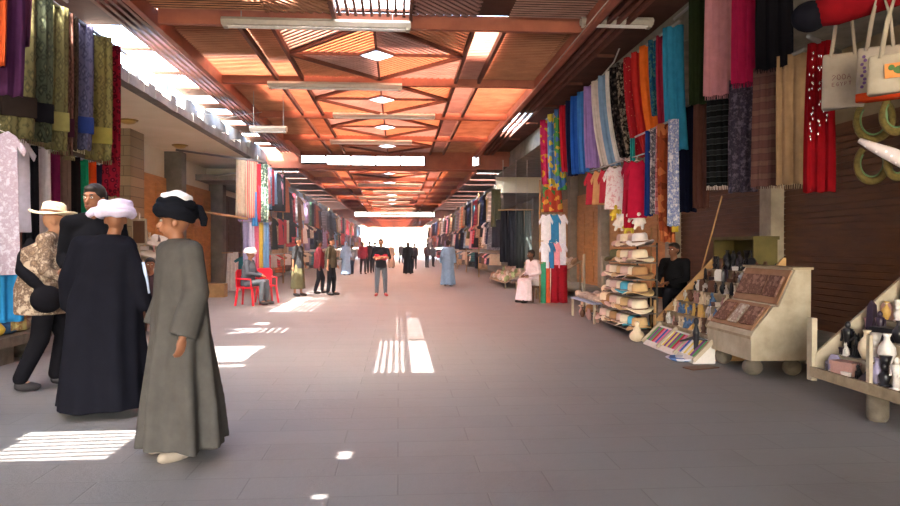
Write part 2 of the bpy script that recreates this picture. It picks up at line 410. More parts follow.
def section(Z, y0, n, L, pitch, tag_, shade_boards, centre=True):
    o, g, rl, bm, sh, mk, tp, o2, g2 = [MB() for _ in range(9)]
    y1 = y0+n*L
    for x, wd in ((RX0, .1), (RX1, .1)): bm.box(x-wd/2, x+wd/2, y0, y1, Z-.24, Z)
    for x in (IA, IB, IC, ID): rl.box(x-.03, x+.03, y0, y1, Z-.13, Z-.01)
    for k in range(n+1):
        y = y0+k*L; bm.box(RX0+.05, RX1-.05, y-.05, y+.05, Z-.19, Z+.03)
    for k in range(n):
        a, b = y0+k*L+.07, y0+(k+1)*L-.07
        slats(o, RX0+.06, IA-.04, a, b, Z-.03, pitch); slats(o, ID+.04, RX1-.06, a, b, Z-.03, pitch)
        slats(o, IA+.04, IB-.04, a, b, Z-.03, pitch); slats(g, IC+.04, ID-.04, a, b, Z-.03, pitch)
        hole = diamond(o2, g2, rl, a, b, Z, pitch)
        hole_sheet(sh, IB, IC, a-.07, b+.07, Z+.04, hole)
        for i in range(4): pass
        mk.add([(p[0], p[1], Z-.085) for p in hole], [(0, 1, 2, 3)])
        flat(sh, RX0, IB, a-.07, b+.07, Z+.04); flat(sh, IC, RX1, a-.07, b+.07, Z+.04)
    for t in shade_boards: tp.box(t[0], t[1], t[2], t[3], Z+.07, Z+.1)  # unseen boards over the sheet, placed to darken patches of it
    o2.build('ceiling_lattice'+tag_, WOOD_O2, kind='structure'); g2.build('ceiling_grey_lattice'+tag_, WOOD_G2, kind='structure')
    o.build('ceiling_slats'+tag_, WOOD_O, kind='structure'); g.build('ceiling_grey_slats'+tag_, WOOD_G, kind='structure')
    rl.build('trim_rails'+tag_, RAIL, kind='structure'); bm.build('trim_beams'+tag_, BEAM, kind='structure')
    sh.build('ceiling_sheet'+tag_, REED, kind='structure'); mk.build('ceiling_skylights'+tag_, MILK, kind='structure')
    if tp.v: tp.build('ceiling_shade_boards'+tag_, BROWN_BOARD, kind='structure')
MOD = 3.81; YA = 10.76
section(ZR, YA, 4, MOD, .1, '_near', [(-3.7, -2.5, 11.0, 13.2), (1.75, 3.0, 9, 14.7), (-3.7, -3.0, 15.2, 25), (-2.45, -1.94, 10.8, 13.4), (-3.0, -2.7, 17, 21), (1.2, 1.7, 13.0, 14.6), (-3.7, 3.0, 24.3, 26.2), (1.7, 2.6, 22, 24.3), (IB, -.4, 12.8, 14.4), (-.4, IC, 11, 12.3)])
# section over and behind the camera: closed with boards apart from the openings the sun comes through
P = at  # floor patch corners -> opening in the roof, up along the sun's way
def up(p): k = ZR; return (p.x-DX*k, p.y-DY*k)
# central opening: light patch between y 8 and 14 on the floor
qa = up(at(372, 374, Z=0)); qb = up(at(436, 374, Z=0)); qc = up(at(373, 318, Z=0)); qd = up(at(423, 318, Z=0))
cx0, cx1, cy0, cy1 = qa[0], qb[0]-.03, qa[1], qd[1]
H0 = [(cx0, cx1, cy0, cy1), (-2.32, -2.22, .78, .98), (-2.4, -2.31, .03, .13), (-.92, .17, 9.95, 10.6)]
o = MB(); rest(o, RX0, RX1, -13, 10.7, ZR+.03, ZR+.07, H0); o.build('ceiling_boards_entry', BROWN_BOARD, kind='structure')
o = MB(); 
for k in range(7): o.box(RX0, RX1, YA-MOD*(k)-.06+0, YA-MOD*k+.06, ZR-.19, ZR+.02) if 0 < k else None
for x in (RX0, RX1): o.box(x-.05, x+.05, -13, YA, ZR-.24, ZR)
o.build('trim_beams_entry', BEAM, kind='structure')
o = MB(); wd = cx1-cx0
for k in range(5):                                     # bars give the striped half of the floor patch
    x = cx0+wd*(.105+.118*k); o.box(x-.018 if k < 4 else x-.03, x+.018 if k < 4 else x+.05, cy0-.1, cy1+.1, ZR-.02, ZR+.02)
for y in (cy0+(cy1-cy0)*.52, cy0+(cy1-cy0)*.7): o.bar((cx0, y, ZR+.02), (cx1, y+.1, ZR+.02), .06, .03)
for k in range(9): o.box(-.92+.12*k+.03, -.92+.12*k+.07, 9.9, 10.65, ZR-.04, ZR+.03)
o.box(-.98, -.92, 9.85, 10.68, ZR-.1, ZR+.03); o.box(.17, .22, 9.85, 10.68, ZR-.1, ZR+.03)
o.build('trim_grille_bars', RAIL, kind='structure')
o = MB(); flat(o, -.92, .17, 9.9, 10.65, ZR+.08); o.build('ceiling_grille_sheet', MILK, kind='structure')
o = MB(); g = MB()
fill(o, [(IB, 7), (-1, 7), (-1, 10.6), (IB, 10.6)], .9, ZR-.02); fill(g, [(.25, 7), (IC, 7), (IC, 10.6), (.25, 10.6)], .9, ZR-.02)
slats(o, RX0+.06, IB, 7, 10.6, ZR-.02); slats(g, ID, RX1-.06, 7, 10.6, ZR-.02)
o.build('ceiling_slats_entry', WOOD_O, kind='structure'); g.build('ceiling_grey_slats_entry', WOOD_G, kind='structure')
# clerestory steps
def clerestory(y, zt, zb, x0, x1, n):
    o = MB(); o.box(-6, x0, y-.04, y+.04, zb, zt); o.box(x1, RX1-.12, y-.04, y+.04, zb, zt); o.box(RX1+.1, 4.7, y-.04, y+.04, zb, zt)
    o.box(RX0-1, RX1+1, y-.06, y+.06, zb-.12, zb+.02); o.box(RX0-1, RX1+1, y-.06, y+.06, zt-.12, zt+.04)
    for k in range(n+1):
        x = x0+(x1-x0)*k/n; o.box(x-.03, x+.03, y-.04, y+.04, zb, zt)
    o.build('trim_clerestory', BEAM, kind='structure')
ZB_, ZC_ = 4.42, 3.85
clerestory(26.0, ZR+.02, ZB_, -3.55, 1.0, 5)
section(ZB_, 26.15, 8, 3.96, .16, '_middle', [(-3.7, -2.6, 26, 33), (-3.7, -1.9, 34, 41), (1.9, 3.0, 27, 46), (-3.7, -2.4, 44, 58), (1.2, 3, 49, 58), (-1.8, .2, 35, 37), (-1.0, 1.2, 44, 46), (-1.9, 0, 28, 30)])
clerestory(57.9, ZB_+.02, ZC_, -3.55, 2.85, 6)
section(ZC_, 58.1, 6, 4.3, .25, '_far', [(-3.7, -2.4, 60, 70), (1.4, 3, 62, 76)])

# ---- bars running along both roof edges, with openings to the sky
o = MB()
for x in (-3.74, -3.86, -3.98, -4.10, -4.22): o.box(x-.03, x+.03, 7, 25.9, ZR-.1, ZR-.03)
for y in (8.8, 11.2, 12.6, 14.4, 16.6, 19.1, 22.6, 25.8): o.box(-4.3, -3.65, y-.025, y+.025, ZR-.03, ZR+.02)
o.build('trim_edge_bars_left', RAIL, kind='structure')
o = MB()
for x in (3.05, 3.2, 3.35, 3.5): o.box(x-.03, x+.03, 7, 25.9, ZR-.12, ZR-.05)
for y in (8.6, 10.6, 12.6, 14.8, 17.2, 19.6, 22.6): o.box(2.95, 3.95, y-.025, y+.025, ZR-.05, ZR)
o.build('trim_edge_bars_right', RAIL, kind='structure')
o = MB(); rest(o, 2.82, 4.45, -13, 26, ZR+.02, ZR+.05, [(3.1, 3.6, 18.4, 21.5)]); o.build('ceiling_edge_boards_right', BROWN_BOARD, kind='structure')
o = MB(); o.box(4.18, 4.45, -13, 26, 4.75, ZR+.02); o.build('wall_blocker_right', GREYP, kind='structure')  # parapet added to keep out sun and sky on this side
# left edge: openings over the near street, laid out from the light patches on the floor
def uph(pa, pb): 
    a = up(at(*pa, Z=0)); b = up(at(*pb, Z=0)); return (min(a[0], b[0]), max(a[0], b[0]), min(a[1], b[1]), max(a[1], b[1]))
HL = [uph((-70, 465), (142, 431)), uph((-20, 421), (62, 413)), (-4.48, -3.84, 4.94, 6.34), (-3.76, -3.62, 5.3, 6.34), (-4.3, -3.62, 4.55, 4.72), uph((262, 372), (278, 356)), uph((225, 333), (262, 330)),
      (-5.0, -3.66, 10.0, 10.1), (-5, -3.66, 7.8, 8.6), (-5, -3.8, 6.1, 6.3), (-5, -4.3, 9.1, 9.5), (-5, -3.62, 11.6, 26)]
o = MB(); rest(o, -5.0, RX0, -13, 25.9, ZR+.03, ZR+.06, HL)
for (a, b_) in ((12.9, 13.1), (14.6, 14.9), (16.1, 16.9), (17.8, 18.5), (19.3, 20.2), (20.9, 22.4), (23.0, 24.4), (24.9, 25.6)): o.box(-5.0, -3.62, a, b_, ZR+.03, ZR+.06)
o.build('ceiling_edge_boards_left', BROWN_BOARD, kind='structure')
h = HL[0]; o = MB()  # unseen bars, added to stripe the light patch on the floor
for hh in (HL[0],):
    n = 8
    for k in range(1, n): y = hh[2]+(hh[3]-hh[2])*k/n; o.bar((hh[0]-.1, y-.03, ZR), (hh[1]+.1, y+.05, ZR), .024, .02)

o.build('trim_patch_stripe_bars', RAIL, kind='structure')
o = MB(); o.box(-5.3, -4.95, -13, 11.5, 4.42, ZR+.06); o.build('wall_blocker_left', GREYP, kind='structure')  # added parapet, blocks sun and sky above the canopy

# edge boards along the middle part, with gaps that let patches of sun through
o = MB()
y = 26
random.seed(8)
while y < 84:
    L = random.uniform(2.2, 4.0)
    zz = ZB_ if y < 57 else ZC_
    o.box(-5.7, RX0, y, min(y+L, 84), zz+.03, zz+.06); o.box(RX1, 4.9, y if y < 27 else y+.1, min(y+L+.1, 84), zz+.03, zz+.06)
    y += L+random.uniform(.12, .35)
o.build('ceiling_edge_boards_middle', BROWN_BOARD, kind='structure')

o = MB(); o.box(-5.6, -5.3, 26, 84, 3.88, 4.36); o.build('wall_upper_left_far', GREYP, kind='structure')
o = MB(); o.box(4.75, 5.0, 30, 84, 3.93, 4.45); o.box(4.45, 4.75, 26, 30, 4.7, 4.97); o.build('wall_upper_right_far', GREYP, kind='structure')

o = MB(); o.box(4.2, 7.0, 29.9, 30.0, 3.75, 4.42); o.build('wall_lintel_right', PLASTER, kind='structure')
o = MB(); o.box(-7.2, -4.7, 25.9, 26.0, 3.7, 4.25); o.build('wall_lintel_left', PLASTER, kind='structure')
o = MB()
for y0_, y1_, h_ in ((13.2, 13.5, .3), (14.9, 15.3, .5), (16.2, 17.3, .42), (17.7, 20.1, .5), (20.3, 23.0, .52), (23.2, 26.0, .52)):
    o.prism([(y0_, 4.34), (y1_, 4.34), (y1_-.06, 4.42+h_*.8), ((y0_+y1_)/2, 4.42+h_), (y0_+.1, 4.42+h_*.9)], -4.95, -4.8, 'x')
o.build('wall_upper_left_rubble', GREYP, kind='structure')
# ================================================================== PEOPLE
def V(*a): return Vector(a)
SKIN = plain('skin_tan', '#8a5a40', .55); SKIN2 = plain('skin_brown', '#6b4430', .55); SKINL = plain('skin_light', '#b98567', .55)
EYEW = plain('eye_white', '#ddd6cc', .3); EYEB = plain('eye_dark', '#1c120d', .3); LIP = plain('lip', '#7a4238', .5)
HAIR = plain('dark_hair', '#1d1613', .6)
def pose(**kw):
    J = dict(pel=V(0, 0, .93), che=V(0, 0, 1.28), nek=V(0, .01, 1.46), hed=V(0, -.015, 1.61),
             shl=V(.18, 0, 1.40), shr=V(-.18, 0, 1.40), ell=V(.23, .02, 1.12), elr=V(-.23, .02, 1.12),
             wrl=V(.24, -.05, .87), wrr=V(-.24, -.05, .87), hil=V(.09, 0, .90), hir=V(-.09, 0, .90),
             knl=V(.10, -.02, .49), knr=V(-.10, -.02, .49), anl=V(.10, .02, .09), anr=V(-.10, .02, .09),
             tol=V(.12, -.14, .035), tor=V(-.12, -.14, .035))
    J.update({k: V(*v) for k, v in kw.items()}); return J
def head(mb, J, face, n=16):
    h = J['hed']; R = Matrix.Rotation(face, 3, 'Z')
    E = lambda p, r, k=0: mb.ell(h+R @ V(*p), r, n, R)
    E((0, .01, .02), (.076, .092, .098)); E((0, -.018, -.04), (.058, .07, .07)); E((0, -.05, -.082), (.028, .025, .022))
    mb.cap(h+R @ V(0, -.084, .01), h+R @ V(0, -.108, -.026), .010, .016, 8)
    E((0, -.088, -.058), (.024, .014, .012)); E((0, -.078, .034), (.05, .016, .012))
    for s in (-1, 1): E((s*.078, .01, -.005), (.012, .022, .032))
def face_bits(h, face):
    ex = MB(); R = Matrix.Rotation(face, 3, 'Z')
    for s in (-1, 1):
        ex.mat(1); ex.ell(h+R @ V(s*.03, -.083, .012), (.013, .008, .008), 8, R)
        ex.mat(2); ex.ell(h+R @ V(s*.03, -.089, .012), (.006, .005, .006), 8, R)
        ex.ell(h+R @ V(s*.031, -.092, .034), (.02, .006, .005), 8, R)
    ex.mat(3); ex.ell(h+R @ V(0, -.099, -.058), (.022, .006, .008), 8, R); ex.mat(0)
    return ex
def hand(mb, w, d, side, palm=(0, -1, 0), curl=.5):
    """palm, four unequal bent fingers and a thumb from the palm's side"""
    d = Vector(d).normalized(); pn = Vector(palm); pn = (pn-d*pn.dot(d)).normalized(); sd = d.cross(pn)*side
    c = w+d*.05; M = Matrix((sd, pn, d)).transposed()
    mb.ell(c, (.042, .017, .052), 10, M)
    for i, (L, off) in enumerate(((.036, .03), (.042, .010), (.039, -.010), (.030, -.029))):
        a = w+d*.085+sd*off; b = a+(d*math.cos(curl*.6)+pn*math.sin(curl*.6))*L
        e = b+(d*math.cos(curl*1.9)+pn*math.sin(curl*1.9))*L*.85
        mb.cap(a, b, .0095, .009, 7); mb.cap(b, e, .009, .0075, 7)
    a = w+d*.03+sd*.034; b = a+(d*.6+sd*.7+pn*.3).normalized()*.036; e = b+(d*.9+pn*.35).normalized()*.03
    mb.cap(a, b, .0125, .0105, 7); mb.cap(b, e, .0105, .0085, 7)
def body(J, face=0, voxel=.012, mats=None, n=12, handdir=None, curl=.6):
    m = MB()
    m.ell(J['pel'], (.155, .105, .13), n); m.ell((J['pel']+J['che'])/2, (.13, .095, .17), n); m.ell(J['che'], (.165, .11, .16), n)
    m.cap(J['shl'], J['shr'], .062, None, n); m.cap(J['nek']-V(0, 0, .07), J['hed']-V(0, 0, .06), .058, .05, n)
    for s in 'lr':
        m.cap(J['sh'+s], J['el'+s], .052, .038, n); m.cap(J['el'+s], J['wr'+s], .038, .026, n)
        m.cap(J['hi'+s], J['kn'+s], .085, .055, n); m.cap(J['kn'+s], J['an'+s], .056, .036, n)
        m.cap(J['an'+s], J['to'+s], .036, .03, n)
        d = (J['wr'+s]-J['el'+s]) if not handdir or s not in handdir else V(*handdir[s])
        hand(m, J['wr'+s], d, 1 if s == 'l' else -1, (1 if s == 'r' else -1, -.2, 0) if abs(d.normalized().z) > .6 else (0, .6, -1), curl)
    head(m, J, face, n+2)
    return blobmesh(m, 'body', mats or [SKIN, EYEW, EYEB, LIP], voxel, 3, face_bits(J['hed'], face))
def shirt(J, r=1.0, long=True, low=.84, voxel=.014, mat=None, name='shirt'):
    m = MB(); n = 12
    p = J['pel']; c = J['che']; bot = p.lerp(c, 0) + V(0, 0, low-.93)
    m.tube([bot, p+V(0, 0, .02), (p+c)/2, c+V(0, 0, .02), J['nek']-V(0, 0, .05)], [.165*r, .165*r, .15*r, .165*r, .09], 18)
    m.cap(J['shl'], J['shr'], .078, None, n); m.ell(c, (.18*r, .13, .15), n)
    for s in 'lr': m.cap(J['nek']-V(0, 0, .01), J['sh'+s]+V(0, 0, -.005), .068, .078, n)
    for s in 'lr':
        m.cap(J['sh'+s], J['el'+s], .07, .056, n)
        if long: m.cap(J['el'+s], J['el'+s].lerp(J['wr'+s], .93), .056, .042, n)
    return blobmesh(m, name, [mat], voxel, 4)
def trousers(J, voxel=.014, mat=None, wide=1.0, top=.06):
    m = MB(); n = 12
    m.ell(J['pel'], (.17, .125, .14), n)
    for s in 'lr':
        m.cap(J['hi'+s], J['kn'+s], .098, .075*wide, n); m.cap(J['kn'+s], J['kn'+s].lerp(J['an'+s], .93), .074*wide, .058*wide, n)
    return blobmesh(m, 'trousers', [mat], voxel, 4)
def shoes(J, mat, p, name='shoe'):
    for s in 'lr':
        m = MB(); a = J['an'+s]; t = J['to'+s]
        m.cap(a-V(0, 0, .03), t+V(0, 0, .005), .045, .04, 10); m.ell((a*.45+t*.55)-V(0, 0, .02), (.05, .12, .04), 10, Matrix.Rotation(math.atan2((t-a).y, (t-a).x)+PI/2, 3, 'Z'))
        mm = blobmesh(m, name, [mat], .012, 2)
        linkmesh(mm, name, p)
def robe(J, hem=.06, flare=.3, depth=.26, seed=0, mat=None, sleeve=.085, voxel=.016, name='robe', sh=.2, waist=.19, off=(0, 0), folds=7, amp=.035, top=1.47, k2='lr', cuff=None):
    """floor-length robe: folded skirt lofted from the shoulders to the hem, loose sleeves"""
    rnd = random.Random(seed); ph = [rnd.uniform(0, 6.28) for _ in range(4)]; m = MB(); N = 72; rings = []
    H = [(hem, flare, depth), (hem+.28, flare*.93, depth*.93), (.62, flare*.84, depth*.82), (.95, (flare+waist)*.46+.01, .17), (1.12, waist, .155), (1.3, sh*.99, .145), (1.41, sh*.96, .12), (1.47, .11, .085), (top+.02, .075, .07)]
    for z, a, b in H:
        t = max(0, min(1, (1.35-z)/1.2)); A = amp*t**.8
        cx = J['pel'].x*(1-max(0, (z-.95)/.6)) + (J['nek'].x)*max(0, (z-.95)/.6)+off[0]*t; cy = off[1]*t + J['nek'].y*max(0, (z-.95)/.6)
        ring = []
        for j in range(N):
            th = 2*PI*j/N
            q = 1+(A/.25)*(math.sin(folds*th+ph[0]+z*1.2)*.6+math.sin((folds+4)*th+ph[1]-z)*.4)
            ring.append((cx+a*q*math.cos(th), cy+b*q*math.sin(th), z+(.012*math.sin(3*th+ph[2]) if z == hem else 0)))
        rings.append(ring)
    m.loft(rings)
    for s in k2:
        m.cap(J['nek']-V(0, 0, .045), J['sh'+s], .07, .08, 12)
        m.cap(J['sh'+s], J['el'+s], .078, sleeve*.92, 12); e = J['el'+s].lerp(J['wr'+s], .98)
        m.tube([J['el'+s], J['el'+s].lerp(e, .5), e], [sleeve*.92, sleeve, cuff or sleeve*1.05], 14); m.ell(J['el'+s], sleeve*.92, 12)
    return blobmesh(m, name, [mat], voxel, 3)
def turban(J, mat1, mat2=None, tilt=0, sc=1.0, p=None, tail=None, seed=1, high=.1):
    h = J['hed']+V(0, .005, .065); rnd = random.Random(seed)
    m = MB(); R = Euler((tilt, 0, 0)).to_matrix()
    for k in range(5):
        rr = (.112+.012*math.sin(k*1.3))*sc; z = (-.025+k*.022)
        pts = []
        tx, ty = rnd.uniform(-.25, .25), rnd.uniform(-.25, .25)
        for j in range(28):
            a = 2*PI*j/28
            pts.append(h+R @ V(rr*math.cos(a)*.97, rr*math.sin(a)*1.12, z+rr*.5*(math.cos(a)*tx+math.sin(a)*ty)+.006*math.sin(5*a+k)))
        m.tube(pts, [.027+.005*math.sin(j*.9+k) for j in range(28)], 8, True)
    m.ell(h+V(0, 0, .01), (.1*sc, .115*sc, .075), 14)
    if tail: m.tube([h+V(*q) for q in tail], [.03, .035, .03, .02][:len(tail)], 8)
    tb = linkmesh(blobmesh(m, 'turban', [mat1], .007, 1), 'turban', p)
    if mat2:
        c = MB()
        c.ell(h+R @ V(0, 0, high-.02), (.1*sc, .115*sc, .05), 14)
        for k in range(3): c.tube([h+R @ V((.075-.02*k)*math.cos(a), (.09-.02*k)*math.sin(a), high+.003+.012*k+.01*math.sin(2*a+k)) for a in [2*PI*j/20 for j in range(20)]], .02, 7, True)
        linkmesh(blobmesh(c, 'turban_top', [mat2], .007, 1), 'turban_top', tb)
def hair(J, face, mat, p, long=False, sc=1.0):
    h = J['hed']; R = Matrix.Rotation(face, 3, 'Z'); m = MB()
    m.ell(h+R @ V(0, .025, .045), (.086*sc, .092*sc, .088*sc), 14, R); m.ell(h+R @ V(0, .055, -.01), (.074*sc, .06, .075), 14, R)
    m.ell(h+R @ V(0, -.05, .085), (.055, .035, .03), 12, R)
    if long: m.cap(h+R @ V(0, .07, 0), h+R @ V(0, .09, -.2), .065, .05)
    linkmesh(blobmesh(m, 'hair', [mat], .01, 2), 'hair', p)
def place(o, px, py, H, h0=1.73, face_to=None, rz=0, z=None):
    g = at(px, py, Z=0); o.location = (g.x, g.y, 0 if z is None else z); k = H/h0; o.scale = (k, k, k); o.rotation_euler.z = rz; return o

# --- man in grey robe, seen from his left and behind
GREYR = cloth_mat('#4a4744', 'plain'); BLACKC = cloth_mat('#121216', 'plain'); NAVYB = cloth_mat('#16161d', 'plain')
J = pose(wrl=(.235, -.09, .84), ell=(.25, -.0, 1.12), hed=(0, -.03, 1.60), nek=(0, 0, 1.46), tol=(.12, -.17, .03), anl=(.11, -.02, .07))
t = thing('person', 'man in a long grey robe with black and white turban, left hand lowered in front', 'person')
linkmesh(body(J, -.6, .0075, n=14, handdir={'l': (0, -.15, -1)}), 'body', t)
linkmesh(robe(J, .07, .285, .27, 5, GREYR, .09, .012, folds=7, amp=.055, waist=.235, sh=.225, off=(.01, .02), cuff=.1), 'robe', t)
turban(J, cloth_mat('#15161c'), cloth_mat('#e6e4ea'), -.1, .92, t, [(0, .1, .05), (.02, .16, .03), (.03, .19, -.04), (.03, .19, -.09)], 4)
shoes(J, plain('beige_leather', '#9a8d7e', .6), t, 'shoe')
m = MB(); m.tube([V(.235, -.088, .86)+V(.028*math.cos(a), .028*math.sin(a), .006*math.sin(a)) for a in [2*PI*k/16 for k in range(16)]], .006, 6, True); m.build('wristwatch', plain('watch_black', '#14141a', .3), t, True)
place(t, 180, 454, 1.745, rz=math.radians(-48))
# --- man in black robe, from behind
J = pose(ell=(.26, .02, 1.12), elr=(-.27, .0, 1.12), wrl=(.27, -.07, .88), wrr=(-.28, -.08, .86), hed=(-.09, -.03, 1.61), nek=(-.06, .0, 1.46))
t = thing('person', 'man seen from behind in a wide black robe and pale lilac turban', 'person')
linkmesh(body(J, .2, .0085, n=12), 'body', t)
linkmesh(robe(J, .06, .36, .27, 9, NAVYB, .09, .012, folds=5, amp=.04, waist=.24, sh=.23), 'robe', t)
turban(J, cloth_mat('#cfc3da'), None, .12, 1.12, t, [(.06, .06, .03), (.16, .06, -.0), (.2, .05, -.03)], 7)
shoes(J, plain('black_leather', '#17151a', .5), t)
m = MB(); m.tube([V(-.325, .03, 1.26), V(-.345, .02, 1.15), V(-.36, -.01, 1.0)], [.012, .016, .01], 8); m.build('sleeve_trim', cloth_mat('#b8c8e4'), t, True)
place(t, 104, 414, 1.80, rz=math.radians(182))
# --- shopper with brimmed hat and patterned shirt
J = pose(pel=(0, .03, .92), che=(0, -.03, 1.26), hed=(0, -.08, 1.58), nek=(0, -.05, 1.44), knl=(.10, -.16, .5), anl=(.10, -.08, .09), tol=(.11, -.24, .035),
         knr=(-.10, .05, .48), anr=(-.10, .22, .10), tor=(-.10, .09, .035), ell=(.25, .06, 1.14), wrl=(.2, -.16, 1.05), elr=(-.26, .02, 1.13), wrr=(-.22, -.18, 1.02))
t = thing('person', 'shopper walking in a straw brimmed hat, tan patterned shirt and black trousers', 'person')
linkmesh(body(J, 0, .009, [SKINL, EYEW, EYEB, LIP]), 'body', t)
linkmesh(shirt(J, 1.42, True, .72, .012, cloth_mat('#8a7460', 'mottle', '#5c4a40', '#b09c88')), 'shirt', t)
linkmesh(trousers(J, .012, cloth_mat('#17161a'), 1.15), 'trousers', t); shoes(J, plain('dark_shoe', '#2a2426', .6), t)
def hat(mats, crown=.085, brim=.17, h=.1, wave=.02, seed=0, band=True, parent=None, name='sun_hat', c=(0, 0, 0), tilt=(0, 0, 0), segs=26):
    rnd = random.Random(seed); p = rnd.uniform(0, 6)
    prof = [(brim, .0), (brim*.98, .012), (crown*1.12, .012), (crown*1.03, .02), (crown, h*.5), (crown*.93, h*.85), (crown*.7, h), (crown*.3, h*.97), (.001, h*.93)]
    rings = []
    R = Euler(tilt).to_matrix()
    for i, (r, z) in enumerate([(crown*.9, .0)]+prof):
        k = max(0, (r-crown)/(brim-crown))
        rings.append([tuple(V(*c)+R @ V(r*math.cos(a)*1.0, r*math.sin(a)*1.12, z+wave*k*math.sin(2*a+p))) for a in [2*PI*j/segs for j in range(segs)]])
    m = MB(); m.loft(rings); o = m.build(name, mats[0], parent, True)
    if band:
        b = MB(); rings = []
        for r, z in ((crown*1.0, .015), (crown*1.075, .015), (crown*1.05, .036), (crown*.98, .036)):
            rings.append([tuple(V(*c)+R @ V(r*math.cos(a), r*math.sin(a)*1.12, z)) for a in [2*PI*j/segs for j in range(segs)]])
        b.loft(rings+[rings[0]], False); b.build('hat_band', mats[1], o if not parent else parent, True)
    return o
STRAW = mottled('straw', '#e4d6bc', '#c9b48e', 40, .8, .4); STRAWB = plain('hat_band_brown', '#6b4c38', .8)
hat([STRAW, STRAWB], .095, .19, .12, .03, 2, True, t, 'hat', (0, -.07, 1.645), (.12, .1, 0))
m = MB(); m.tube([V(.16, .1, 1.40), V(.1, .17, 1.25), V(-.08, .19, 1.12), V(-.24, .1, 1.02), V(-.27, .02, .95)], [.05, .06, .06, .055, .03], 10); m.ell((-.26, .0, .86), (.1, .14, .13), 12)
linkmesh(blobmesh(m, 'shoulder_bag', [cloth_mat('#141317')], .012, 3), 'shoulder_bag', t)
place(t, 46, 388, 1.86, rz=math.radians(118))
# --- young vendor in black facing the shopper
J = pose(hed=(0, -.04, 1.60), ell=(.25, 0, 1.12), wrl=(.2, -.2, 1.06), wrr=(-.2, -.2, 1.06))
t = thing('person', 'young dark-haired man in a black top facing us behind the black-robed man', 'person')
linkmesh(body(J, -.5, .009), 'body', t); linkmesh(shirt(J, 1.05, True, .82, .013, BLACKC), 'shirt', t)
linkmesh(trousers(J, .014, cloth_mat('#26262c')), 'trousers', t); hair(J, -.5, HAIR, t, sc=1.05); shoes(J, plain('black_leather', '#17151a', .5), t)
place(t, 101, 372, 1.86, rz=math.radians(22)); t.location = at(94, 253, Y=6.9); t.location.z = 0; t.scale = (1.13, 1.13, 1.18); pv_ = t.location.copy()
# --- tourist with folded arms in the middle of the street
J = pose(ell=(.26, .0, 1.16), elr=(-.26, .0, 1.16), wrl=(-.06, -.19, 1.14), wrr=(.05, -.21, 1.18), knl=(.12, -.02, .49), anl=(.13, .02, .09), knr=(-.12, -.02, .49), anr=(-.13, .02, .09), tol=(.17, -.14, .03), tor=(-.17, -.14, .03))
t = thing('person', 'tourist standing mid-street with folded arms in red and black t-shirt and grey jeans', 'person')
linkmesh(body(J, 0, .012, [SKINL, EYEW, EYEB, LIP]), 'body', t)
sh_ = linkmesh(shirt(J, 1.03, False, .86, .013, cloth_mat('#26262c', 'plain')), 'shirt', t)
m = MB(); m.tube([V(0, 0, 1.08), V(0, 0, 1.27)], [.196, .206], 20); 
o_ = blobmesh(m, 'chest_stripe', [cloth_mat('#c23448')], .02, 2)
for v in o_.vertices: v.co.y *= .8
linkmesh(o_, 'chest_stripe', sh_)
linkmesh(trousers(J, .013, cloth_mat('#5d646c')), 'trousers', t); shoes(J, plain('red_shoe', '#a02c34', .6), t); hair(J, 0, plain('brown_hair', '#3b2a22', .6), t)
place(t, 381, 296, 1.66, rz=.08)
# --- figures further up the street
def walker(px, py, H, label, top, bottom, kind='trousers', rz=0, seed=0, hr='hair', long=True, skin=None):
    rnd = random.Random(seed); st = rnd.uniform(.04, .16)
    J = pose(knl=(.1, -st, .5), anl=(.1, -st*.8, .09), tol=(.11, -st*.8-.15, .03), knr=(-.1, st*.2, .49), anr=(-.1, st, .09), tor=(-.1, st-.15, .03), wrl=(.23, -.12, .9), wrr=(-.24, .03, .87))
    t = thing('person', label, 'person')
    linkmesh(body(J, rnd.uniform(-.4, .4), .02, [skin or SKIN, EYEW, EYEB, LIP], 9), 'body', t)
    if kind == 'robe': linkmesh(robe(J, .05, .27, .22, seed, top, .08, .022, waist=.2), 'robe', t)
    else:
        linkmesh(shirt(J, 1.08, long, .82, .02, top), 'shirt', t)
        if kind == 'skirt':
            m = MB(); m.loft([[(r*math.cos(a)*(1+.05*math.sin(6*a)), r*.8*math.sin(a)*(1+.05*math.sin(6*a)), z) for a in [2*PI*j/40 for j in range(40)]] for r, z in ((.25, .22), (.22, .6), (.18, .9), (.16, 1.0))])
            linkmesh(blobmesh(m, 'skirt', [bottom], .02, 2), 'skirt', t)
        else: linkmesh(trousers(J, .02, bottom), 'trousers', t)
    shoes(J, plain('dark_shoe', '#2a2426', .6), t)
    if hr == 'hair': hair(J, 0, HAIR, t)
    elif hr == 'scarf':
        m = MB(); m.ell(J['hed']+V(0, .02, .01), (.1, .11, .13), 12); m.cap(J['nek']-V(0, 0, .02), J['hed'], .11, .09); mm = blobmesh(m, 'headscarf', [top], .02, 2); linkmesh(mm, 'headscarf', t)
    elif hr == 'turban': turban(J, cloth_mat('#e2e0e0'), None, 0, 1, t)
    place(t, px, py, H, rz=rz); return t
C = cloth_mat
walker(298, 296, 1.70, 'woman in black top and long olive skirt browsing a left stall', C('#2a2a2c'), C('#55513a'), 'skirt', 1.2, 1, long=False)
walker(319, 293.5, 1.62, 'shopper in dark red top beside the olive-shirted shopper on the left', C('#6e2c34'), C('#22222a'), 'trousers', 1.9, 2)
walker(331, 295, 1.70, 'shopper in olive-brown shirt and black trousers leaning over with bare arms', C('#4c4638'), C('#1d1d22'), 'trousers', 1.4, 3, long=False, skin=SKINL)
walker(346, 275, 1.68, 'person in pale blue robe holding something red near the left stalls', C('#7d97b8'), C('#2a3040'), 'robe', .5, 4, 'scarf')
walker(352, 274, 1.5, 'person in a grey top just behind the pale blue robe', C('#7a7f88'), C('#30405c'), 'trousers', -.4, 5)
